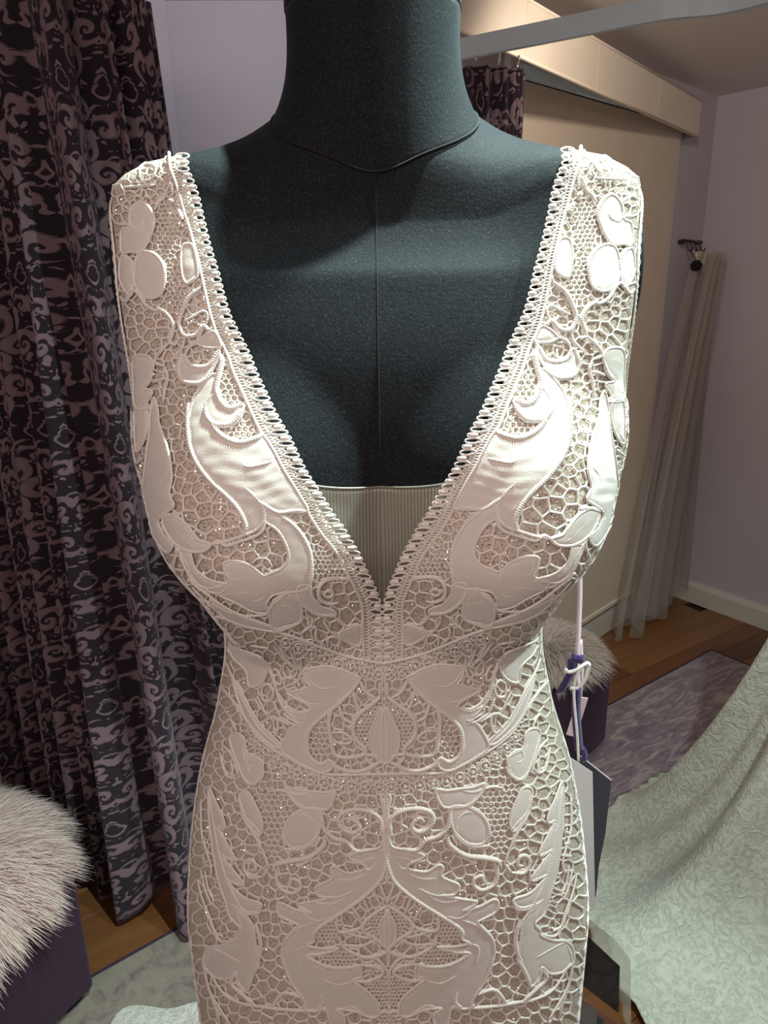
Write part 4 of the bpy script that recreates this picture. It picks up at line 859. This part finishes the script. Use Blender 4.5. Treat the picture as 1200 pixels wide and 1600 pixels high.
for i in range(NP):
    t0 = (i + .25) / NP; dt = .5 / NP; a = np.linspace(0, 2 * np.pi, 15)
    # an open loop, then a filled bobble
    tt = np.clip(t0 + .42 * dt * np.sin(a), 0, 1); s_ = .66 + .33 * np.cos(a)
    v1 = cord_px(strip(tt, s_), 2.9, .5, .0005, False, False, False)
    tb = np.clip(t0 + dt, 0, 1); pb = strip(np.array([tb, tb]), np.array([.58, .93]))
    v2 = cord_px(np.array([pb[0], pb.mean(0) + .2, pb[1]]), 7.5, .48, .0003, True, False)
    tt = np.clip(tb + .46 * dt * np.sin(a), 0, 1); v3 = cord_px(strip(tt, .70 + .30 * np.cos(a)), 2.4, .5, .0003, False, False, False)
    child('picot', *join_np([v1, v2, v3]), T0, T0m)
    for dd_ in (.0, .5, 1.0, 1.5):
        t1 = np.clip(t0 + dd_ * dt, 0, 1); t2 = np.clip(t0 + (dd_ + .25) * dt, 0, 1); t3 = np.clip(t0 + (dd_ + .5) * dt, 0, 1)
        parts.append(cord_px(strip(np.array([t1, t2, t3]), np.array([.36, .22, .36])), 2.1, .5, .0003, False, False, False))
        parts.append(cord_px(strip(np.array([t2, t2]), np.array([.0, .22])), 2.1, .5, .0003, False, False, False))
o, q = child('trim_net', *join_np(parts), T0, T0m); o['kind'] = q['kind'] = 'stuff'
for nm, cp, rp_ in (('waist_band', W1, R1), ('hip_band', W2, R2)):
    b0, b1 = trim(nm, cp, 5.5)
    C = spline(rp_, 1.0); L = len(C); n = int(L / 20.5); parts = []
    for i in range(n):
        c_ = C[int((i + .5) / n * (L - 1))]; d_ = C[min(L - 1, int((i + .5) / n * (L - 1)) + 3)] - C[max(0, int((i + .5) / n * (L - 1)) - 3)]; d_ = d_ / (np.linalg.norm(d_) + 1e-9); nn = np.array([-d_[1], d_[0]])
        a = np.linspace(0, 2 * np.pi, 15); cx_ = 1 if c_[0] > 430 else .72
        r1 = cord_px(c_ + 7.6 * cx_ * np.cos(a)[:, None] * d_ + 7.4 * np.sin(a)[:, None] * nn, 2.7, .5, .0004, False, False, False)
        r2 = cord_px(np.array([c_ - nn * 3.2, c_ + .2 * d_, c_ + nn * 3.2]), 7.2, .45, .0003, True, False)
        child('ring', *join_np([r1, r2]), b0, b1)
        m2 = c_ + d_ * 10.2 * cx_
        for sg in (-1, 1):
            parts.append(cord_px(np.array([m2 + nn * sg * 1, m2 + nn * sg * 5 + d_ * 2, m2 + nn * sg * 9]), 2.2, .5, .0003, False, False, False))
        parts.append(cord_px(np.array([c_ - nn * 8, c_ - nn * 15]), 2.2, .5, .0003, False, False, False)); parts.append(cord_px(np.array([m2 - nn * 8, m2 - nn * 15]), 2.2, .5, .0003, False, False, False))
        parts.append(cord_px(np.array([c_ - nn * 9 - d_ * 6, c_ - nn * 11.5, c_ - nn * 9 + d_ * 6, m2 - nn * 11]), 2.2, .5, .0003, False, False, False))
    o, q = child('band_net', *join_np(parts), b0, b1); o['kind'] = q['kind'] = 'stuff'
# armhole edging on the form's flank, in surface coordinates
def tzc(c0, r0, r1, a): return c0[0] + r0 * np.cos(a), c0[1] + r1 * np.sin(a)
AC = (1.66, 1.478)
a = np.linspace(0, 2 * np.pi, 420); tt, z_ = tzc(AC, .305, .079, a); v, f = cord_tz(-tt, z_, .0020, .0011, .0005, 1.9, False)
ar_ = obj('armhole_trim', mesh('armhole_trim', v, f, THR), dress, do); arm = mirror_of(ar_, 'armhole_trim')
nA = 58
for i in range(nA):
    a0 = 2 * np.pi * i / nA; da = 2 * np.pi / nA; b = np.linspace(0, 2 * np.pi, 13)
    k1 = 1 + 0 * b; rr = .95 + .055 * np.cos(b); tt, z_ = AC[0] + .285 * rr * np.cos(a0 + .30 * da * np.sin(b)), AC[1] + .0745 * rr * np.sin(a0 + .30 * da * np.sin(b))
    v1 = cord_tz(-tt, z_, .0011, .0006, .0004, 0, False)
    rr = np.linspace(.91, .99, 5); tt, z_ = AC[0] + .285 * rr * np.cos(a0 + da * .5), AC[1] + .0745 * rr * np.sin(a0 + da * .5)
    child('picot', *join_np([v1, cord_tz(-tt, z_, .0030, .0013, .0003, 0, False)]), ar_, arm)
# --- glitter: tiny tilted flakes sewn on the tulle
n = 26000; fp = np.stack([RNG.uniform(175, 612, n), RNG.uniform(250, 1620, n)], -1); fp = fp[outline_ok(fp) & (fp[:, 0] < centre_x(fp[:, 1]))]
for p in fabs: fp = fp[~inside(fp, p)]
th, z, fc = pix(fp); k_ = fc > .12; th, z = th[k_], z[k_]; parts = []
for sg in (1, -1):
    P, N = surfn(th * sg if sg > 0 else -th, z); n = len(P); R_ = N + RNG.normal(0, .48, (n, 3)); R_ /= np.linalg.norm(R_, axis=1)[:, None]
    A_ = np.cross(R_, RNG.normal(0, 1, (n, 3))); A_ /= np.linalg.norm(A_, axis=1)[:, None]; B_ = np.cross(R_, A_); r = RNG.uniform(.00025, .00058, n)[:, None]
    C_ = P + N * .00045; V = np.stack([C_ - A_ * r, C_ - B_ * r, C_ + A_ * r, C_ + B_ * r], 1).reshape(-1, 3); parts.append((V, np.arange(4 * n).reshape(-1, 4)))
tag(obj('glitter', mesh('glitter', *join_np(parts), FLAKE, False), dress, do), kind='stuff')
# --- modesty panel filling the V
rows = []; uvs = []
for j in range(44):
    s_ = j / 43; wd_ = .066 * (1 - s_) + .016 * s_; xs = np.linspace(-wd_, wd_, 60); z_ = (1.379 + .016 * (xs / .066) ** 2) * (1 - s_) + 1.235 * s_
    tv = np.interp(xs, surf(_th, np.full(321, 1.37 - .13 * s_))[:, 0] - X0, _th)
    P, N = surfn(tv, z_); P = P - N * .0020
    rows.append(P); uvs.append(np.stack([xs * 4, np.full(60, s_)], -1))
pn = obj('modesty_panel', mesh('modesty_panel', np.concatenate(rows), grid_faces(60, 40), PAN, True, np.concatenate(uvs)), dress, do)
md = pn.modifiers.new('solid', 'SOLIDIFY'); md.thickness = .0006; md.offset = 0
obj('panel_hem', mesh('panel_hem', *tube(rows[0] - np.array([0, .0003, 0]), .0008, 6), PAN), dress, do)
# --- skirt below the hips: mermaid flare, and the train swept out behind to the picture's left
na_ = 160; a = np.linspace(-np.pi, np.pi, na_, endpoint=False); rows = []
for t in np.linspace(0, 1, 44):
    z_ = .815 * (1 - t) + .022 * t
    P = surf(a, np.full(na_, max(z_, .70))); e = P - np.array([X0, AX, 0]); e[:, 2] = 0
    k_ = max(0, (t - .35) / .65); fl = 1 + 1.05 * k_ ** 2.4
    fold = 1 + .07 * k_ * np.cos(a * 11)
    q = e * (fl * fold)[:, None] if np.ndim(fold) else e * fl
    # train: towards the back left, only close to the floor
    dirn = np.array([-.62, .78]); ang = np.clip((e[:, 0] * dirn[0] + e[:, 1] * dirn[1]) / np.linalg.norm(e[:, :2], axis=1), 0, 1)
    q[:, :2] += dirn[None] * (ang ** 2 * .54 * max(0, (t - .72) / .28) ** 1.5)[:, None]
    zz = np.full(na_, z_); zz = np.where(t > .72, .022 + (zz - .022) * 1.0 * (1 - .8 * ang), zz)
    rows.append(np.stack([q[:, 0] + X0, q[:, 1] + AX, zz + .004 * np.cos(a * 11) * k_], -1))
obj('skirt', mesh('skirt', np.concatenate(rows), grid_faces(na_, 44, True), TRAINM), dress, do)
# ------------------------------------------------------------------ the second gown at the right
GC = np.array([1.17, 1.60])
def gown_R(a):                                   # reach of the hem and train by direction
    A = np.radians([0, 60, 100, 135, 160, 175, 190, 205, 220, 235, 250, 270, 300, 330, 360]); Rr = [.40, .40, .40, .43, .50, .62, .70, .79, .82, .78, .72, .62, .52, .45, .40]
    return np.interp(np.mod(a, 2 * np.pi), A, Rr)
na_, nr = 280, 90; a = np.linspace(0, 2 * np.pi, na_, endpoint=False); rows = []
for j in range(nr):
    t = j / (nr - 1); Rm = gown_R(a); r = .125 + (Rm - .125) * t ** 1.35
    z = .004 + .016 * (t > .9) * 0 + 0.95 * (1 - t) ** 2.15
    fold = np.cos(a * 8 + 1.1 + 1.5 * t) * .65 + .30 * np.cos(a * 17 + 2.0 * t); g = .062 * np.sin(np.pi * min(1, t * 1.02)) ** .8
    r = r + g * fold; z = z + .055 * (fold + .7) * np.clip(t * 1.6, 0, 1) * (1 - .55 * t) + .018
    r = r + .006 * np.sin(a * 60) * (t > .985)
    rows.append(np.stack([GC[0] + r * np.cos(a), GC[1] + r * np.sin(a), np.broadcast_to(z, a.shape)], -1))
GV = np.concatenate(rows); gw = empty('bridal_gown', (*GC, 0), 'pale lace gown skirt and train with scattered sequins on the floor by the purple rug', 'dress'); go = tuple(gw.location)
o = obj('lace_skirt', mesh('lace_skirt', GV, grid_faces(na_, nr, True), LACE2), gw, go); m = o.modifiers.new('solid', 'SOLIDIFY'); m.thickness = .003
obj('waist_tape', mesh('waist_tape', *tube(np.concatenate([rows[0], rows[0][:1]]), .006, 8, False), LACE2), gw, go)
# raised scroll embroidery and sequins
n = 1300; jj = RNG.integers(18, nr - 2, n); ii = RNG.integers(60, 220, n); parts = []; sq_ = []
G3 = np.stack(rows)
for q in range(n):
    p = G3[jj[q], ii[q]]; e1 = G3[jj[q], (ii[q] + 1) % na_] - p; e2 = G3[jj[q] + 1, ii[q]] - p; nn = np.cross(e1, e2); nn /= np.linalg.norm(nn) + 1e-9; nn = nn if nn[2] > 0 else -nn
    e1 /= np.linalg.norm(e1); e2 = np.cross(nn, e1)
    if q % 4 == 0:
        s0 = RNG.uniform(.006, .014); ph = RNG.uniform(0, 6.3); u = np.linspace(.25, 1, 9); sg = RNG.choice([-1, 1])
        C = p + (np.cos(ph + sg * u * 5.0) * u * s0)[:, None] * e1 + (np.sin(ph + sg * u * 5.0) * u * s0)[:, None] * e2 + nn * .0015
        v_, f_ = tube(C, .0016 * (1.2 - u), 5); parts.append((v_, f_))
    else:
        r = RNG.uniform(.0010, .0017); nt_ = nn + RNG.normal(0, .3, 3); nt_ /= np.linalg.norm(nt_); b1 = np.cross(nt_, e1); b1 /= np.linalg.norm(b1); b2 = np.cross(nt_, b1); an = np.linspace(0, 2 * np.pi, 6, endpoint=False)
        sq_.append(((p + nn * .0022 + r * np.cos(an)[:, None] * b1 + r * np.sin(an)[:, None] * b2).tolist(), [list(range(6))]))
tag(obj('scroll_embroidery', mesh('scroll_embroidery', *join(*parts), LACE2), gw, go), kind='stuff')
tag(obj('sequins', mesh('sequins', *join(*sq_), FLAKE, False), gw, go), kind='stuff')

# ------------------------------------------------------------------ veil on its hook rail
DARK = plain('dark_bronze', (.06, .05, .055), .4, Metallic=.6)
wq = lambda s, d, z: np.array([*(CORN - WD * s + NW * d), z])          # a point off the window wall: s from the corner, d out, z up
rk = empty('hook_rail', tuple(wq(.13, 0, 1.60)), 'dark metal hook rail on the lavender wall between blind and corner', 'hook rail'); rko = tuple(rk.location)
obj('rail_bar', mesh('rail_bar', *tube([wq(.05, .02, 1.60), wq(.235, .02, 1.605)], .006, 8), DARK), rk, rko)
for s in (.06, .225): obj('wall_mount', mesh('wall_mount', *tube([wq(s, .0005, 1.60), wq(s, .02, 1.60)], .009, 10), DARK), rk, rko)
for s in (.085, .125, .165, .205):
    hk = spline([wq(s, .02, 1.600), wq(s, .028, 1.585), wq(s, .034, 1.570), wq(s, .046, 1.566), wq(s, .052, 1.578)], .003)
    obj('hook', mesh('hook', *tube(hk, .0028, 8), DARK), rk, rko)
k = NT('ivory_veil_tulle'); tp = k.n('ShaderNodeBsdfTransparent'); ms = k.n('ShaderNodeMixShader'); lw = k.n('ShaderNodeLayerWeight', {'Blend': .35})
k.set(ms.inputs[0], k.math('MULTIPLY_ADD', lw.outputs['Facing'], .30, .24)); k.set(ms.inputs[1], tp.outputs[0]); k.set(ms.inputs[2], k.b.outputs[0])
k.p(Base_Color=(.50, .455, .41), Roughness=.8); k.set(k.t.nodes['Material Output'].inputs['Surface'], ms.outputs[0]); VEIL = k.m
vl = empty('veil', tuple(wq(.16, .08, 0)), 'long sheer ivory tulle veil hanging from the hook rail to the floor', 'veil'); vlo = tuple(vl.location)
def veil(s0t, s1t, s0b, s1b, zb, d, nf, seed, name):
    nu, nv = 120, 60; V = []
    for j in range(nv):
        t = j / (nv - 1); u = np.linspace(0, 1, nu); z = 1.562 * (1 - t) + zb * t
        s = (s0t + (s1t - s0t) * u) * (1 - t ** .8) + (s0b + (s1b - s0b) * u) * t ** .8
        dd = d + .02 + (.012 + .045 * t) * np.cos(u * 2 * np.pi * nf + seed + t) * .7 + .012 * np.cos(u * 37 + seed)
        zz = z + (.02 * np.cos(u * 9 + seed) if t > .97 else 0)
        V.append(np.stack([*(CORN[None] - WD[None] * s[:, None] + NW[None] * dd[:, None]).T, np.broadcast_to(zz, u.shape)], -1))
    obj(name, mesh(name, np.concatenate(V), grid_faces(nu, nv), VEIL), vl, vlo)
veil(.07, .21, .10, .66, .035, .055, 5, .4, 'long_layer'); veil(.06, .17, .02, .36, .09, .085, 3, 2.0, 'short_layer'); veil(.09, .22, .26, .62, .05, .12, 3, 1.0, 'blusher_layer')
CREAM = plain('cream_silk_flower', (.66, .60, .45), .6)
for i, (s, z) in enumerate(((.20, 1.535), (.125, 1.53), (.085, 1.515))):
    f = empty('hair_comb', tuple(wq(s, .075, z)), ('cream flower hair comb hanging beside the round black scrunchie', 'cream flower hair comb on the middle of the veil rail', 'cream flower hair comb at the corner end of the veil rail')[i], 'hair comb', 'hair combs on the hook rail'); fo_ = tuple(f.location)
    for p_ in range(5):
        an = p_ * 1.2566 + i; c_ = np.array(fo_) + .017 * (math.cos(an) * np.array([*WD, 0]) + math.sin(an) * np.array([0, 0, 1.0])); bm = bmesh.new(); bmesh.ops.create_uvsphere(bm, u_segments=10, v_segments=6, radius=.014); bmesh.ops.scale(bm, vec=(1, .5, 1), verts=bm.verts); bmesh.ops.rotate(bm, cent=(0, 0, 0), matrix=Matrix.Rotation(pa, 3, 'Z'), verts=bm.verts); bmesh.ops.translate(bm, vec=c_, verts=bm.verts)
        bm.verts.index_update(); obj('petal', mesh('petal', [v.co[:] for v in bm.verts], [[v.index for v in q.verts] for q in bm.faces], CREAM), f, fo_); bm.free()
    obj('comb', mesh('comb', *tube([wq(s, .07, z + .012), wq(s, .05, z + .034)], .003, 6), CREAM), f, fo_)
sc = empty('hair_scrunchie', tuple(wq(.225, .085, 1.50)), 'round black velvet scrunchie hanging at the blind end of the hook rail', 'scrunchie'); sco = tuple(sc.location)
c_ = wq(.235, .085, 1.508); bm = bmesh.new(); bmesh.ops.create_uvsphere(bm, u_segments=24, v_segments=14, radius=.022)
for v in bm.verts: v.co *= 1 + .06 * math.sin(7 * math.atan2(v.co.z, v.co.x)); 
bmesh.ops.translate(bm, vec=c_, verts=bm.verts); bm.verts.index_update()
k = NT('black_velvet'); k.p(Base_Color=(.004, .004, .005), Roughness=.9); obj('puff', mesh('puff', [v.co[:] for v in bm.verts], [[v.index for v in q.verts] for q in bm.faces], k.m), sc, sco); bm.free()
obj('loop', mesh('loop', *tube([c_ + np.array([0, 0, .018]), wq(.225, .048, 1.572)], .0015, 6), k.m), sc, sco)

# ------------------------------------------------------------------ ribbons and tags hanging at the gown's waist
def on(y, s): return np.array([at_y(px, py, y) for px, py in np.array(s.split(), float).reshape(-1, 2)])
def satin(name, c, r=.35): 
    k = NT(name); k.p(Base_Color=c, Roughness=r, Sheen_Weight=.3); return k.m
PINK, VIOL, WHT = satin('pink_satin', (.80, .62, .68)), satin('violet_satin', (.035, .012, .11)), satin('white_plastic', (.85, .85, .86), .3)
NAVY = satin('ink_card', (.018, .018, .036), .5); CARD = satin('white_card', (.78, .74, .76), .6)
YT = .560
def rib(name, mat, s, w, y, side=(1, 0, .05), parent=None, off=None, step=.004):
    P = spline(on(y, s), step); return obj(name, mesh(name, *ribbon(P, w, .0006, side), mat), parent, off)
hr = empty('hanger_ribbon', tuple(on(YT, '905 905')[0]), 'pale pink satin hanger ribbon falling from the side of the white lace gown', 'ribbon'); h0 = tuple(hr.location)
P = spline(np.concatenate([[surf(np.array(1.72), np.array(1.392)) + np.array([.001, .001, 0])], [at_y(908, 850, YT - .004).ravel()], on(YT, '906 890 906 930 904 985 902 1045 903 1078')]), .004); tw = np.linspace(0, 1, len(P)); sd = np.stack([np.cos(tw * 1.0), .6 * np.sin(tw * 3.0), 0 * tw], -1)
obj('satin_strip', mesh('satin_strip', *ribbon(P, .0068 - .0020 * tw, .0006, sd), PINK), hr, h0)
obj('second_strip', mesh('second_strip', *ribbon(spline(on(YT + .008, '907 1000 909 1050 906 1092'), .004), .0035, .0006, (1, .3, 0)), PINK), hr, h0)
vr = empty('tag_ribbon', tuple(on(YT - .006, '900 1050')[0]), 'dark violet ribbon knotted around the pink ribbon and tags', 'ribbon'); v0 = tuple(vr.location)
rib('knot', VIOL, '893 1028 903 1030 912 1030', .008, YT - .004, (0, .1, 1), vr, v0); rib('tail', VIOL, '895 1028 893 1048 884 1066 874 1083', .0085, YT - .004, (1, 0, .25), vr, v0)
rib('tail', VIOL, '902 1075 900 1110 903 1150 905 1172', .0078, YT - .005, (1, .1, 0), vr, v0); rib('tail', VIOL, '909 1168 914 1180 911 1192', .0055, YT + .004, (1, 0, .3), vr, v0)
wl = empty('plastic_loop', tuple(on(YT - .012, '905 1045')[0]), 'white plastic tag loop hooked through the violet knot', 'tag loop'); w0 = tuple(wl.location)
obj('hook', mesh('hook', *tube(spline(on(YT - .012, '883 1045 888 1050 900 1047 914 1038 919 1036 920 1043 914 1062 903 1074 891 1075'), .0015), .0016, 8), WHT), wl, w0)
obj('strip', mesh('strip', *ribbon(spline(on(YT - .009, '911 1040 899 1062 897 1090 902 1150 904 1190'), .004), .0022, .0008, (1, 0, 0)), WHT), wl, w0)
def card(name, s, y0, y1, thick, mat, label, extra=(), cat='tag'):
    """stiff card whose picture-left edge is at depth y0 and right edge at y1"""
    q = np.array(s.split(), float).reshape(-1, 2); x0, x1 = q[:, 0].min(), q[:, 0].max(); a = at_y(x0, q[:, 1].mean(), y0).ravel(); b = at_y(x1, q[:, 1].mean(), y1).ravel()
    n = np.cross(b - a, [0, 0, 1.0]); n /= np.linalg.norm(n); n = n if n[1] < 0 else -n
    def pt(p): d = ray(p[0], p[1]).ravel(); return CAM + d * (np.dot(a - CAM, n) / np.dot(d, n))
    P3 = np.array([pt(p) for p in q]); r = empty(name, tuple(P3.mean(0)), label, cat); ro_ = tuple(r.location)
    obj('card', mesh('card', *slab(P3, n, thick), mat, False), r, ro_); return r, ro_, pt, n
c1 = card('label_tag', '904 1089 919 1091 900 1152 885 1148', YT - .002, YT + .002, .0006, PINK, 'small pink label tag hanging behind the violet ribbon')
card('swing_tag', '880 1176 926 1207 930 1420 884 1400', YT - .004, YT + .006, .0008, CARD, 'narrow white swing tag half hidden by the lace hip')
c2 = card('swing_tag', '908 1183 955 1220 946 1302 936 1352 931 1402 890 1372', YT + .010, YT + .022, .0010, NAVY, 'ink blue swing tag behind the white tag at the hip')
r, ro_, pt, n = c2; obj('white_edge', mesh('white_edge', *slab([pt(p) for p in ((908, 1181.5), (955.5, 1218.5), (955.5, 1221), (908, 1184.5))], n, .0012), CARD, False), r, ro_)
# clear sleeve with a printed card
k = NT('clear_vinyl'); k.p(Base_Color=(.95, .96, .95), Roughness=.08, Transmission_Weight=1.0, IOR=1.12, Alpha=.62); VIN = k.m
r, ro_, pt, n = card('card_sleeve', '850 1400 925 1440 962 1470 985 1500 986 1640 850 1640', YT + .004, YT + .012, .0005, VIN, 'clear vinyl sleeve holding printed cards below the swing tags', cat='card sleeve')
def inlay(name, s, col, d, rough=.5): return obj(name, mesh(name, *slab([pt(p) + n * d for p in np.array(s.split(), float).reshape(-1, 2)], n, .0003), satin(name, col, rough), False), r, ro_)
k = NT('charcoal_print'); nz = k.noise(k.coord(scale=(1, 1, .6)), 40, 3, .5, 1.6); k.p(Base_Color=k.ramp(nz, [(.4, (.028, .027, .032)), (.62, (.07, .068, .078))]), Roughness=.4)
obj('charcoal_card', mesh('charcoal_card', *slab([pt(p) - n * .0006 for p in ((870, 1430), (921, 1466), (969, 1511), (967, 1584), (870, 1510))], n, .0004), k.m, False), r, ro_)
inlay('picture_card', '870 1538 905 1560 968 1602 968 1640 870 1640', (.30, .13, .07), -.0012); inlay('grey_figure', '908 1568 930 1578 941 1604 940 1640 905 1640', (.22, .22, .23), -.0009); inlay('blue_patch', '934 1590 944 1594 942 1612 932 1606', (.03, .045, .075), -.0008)
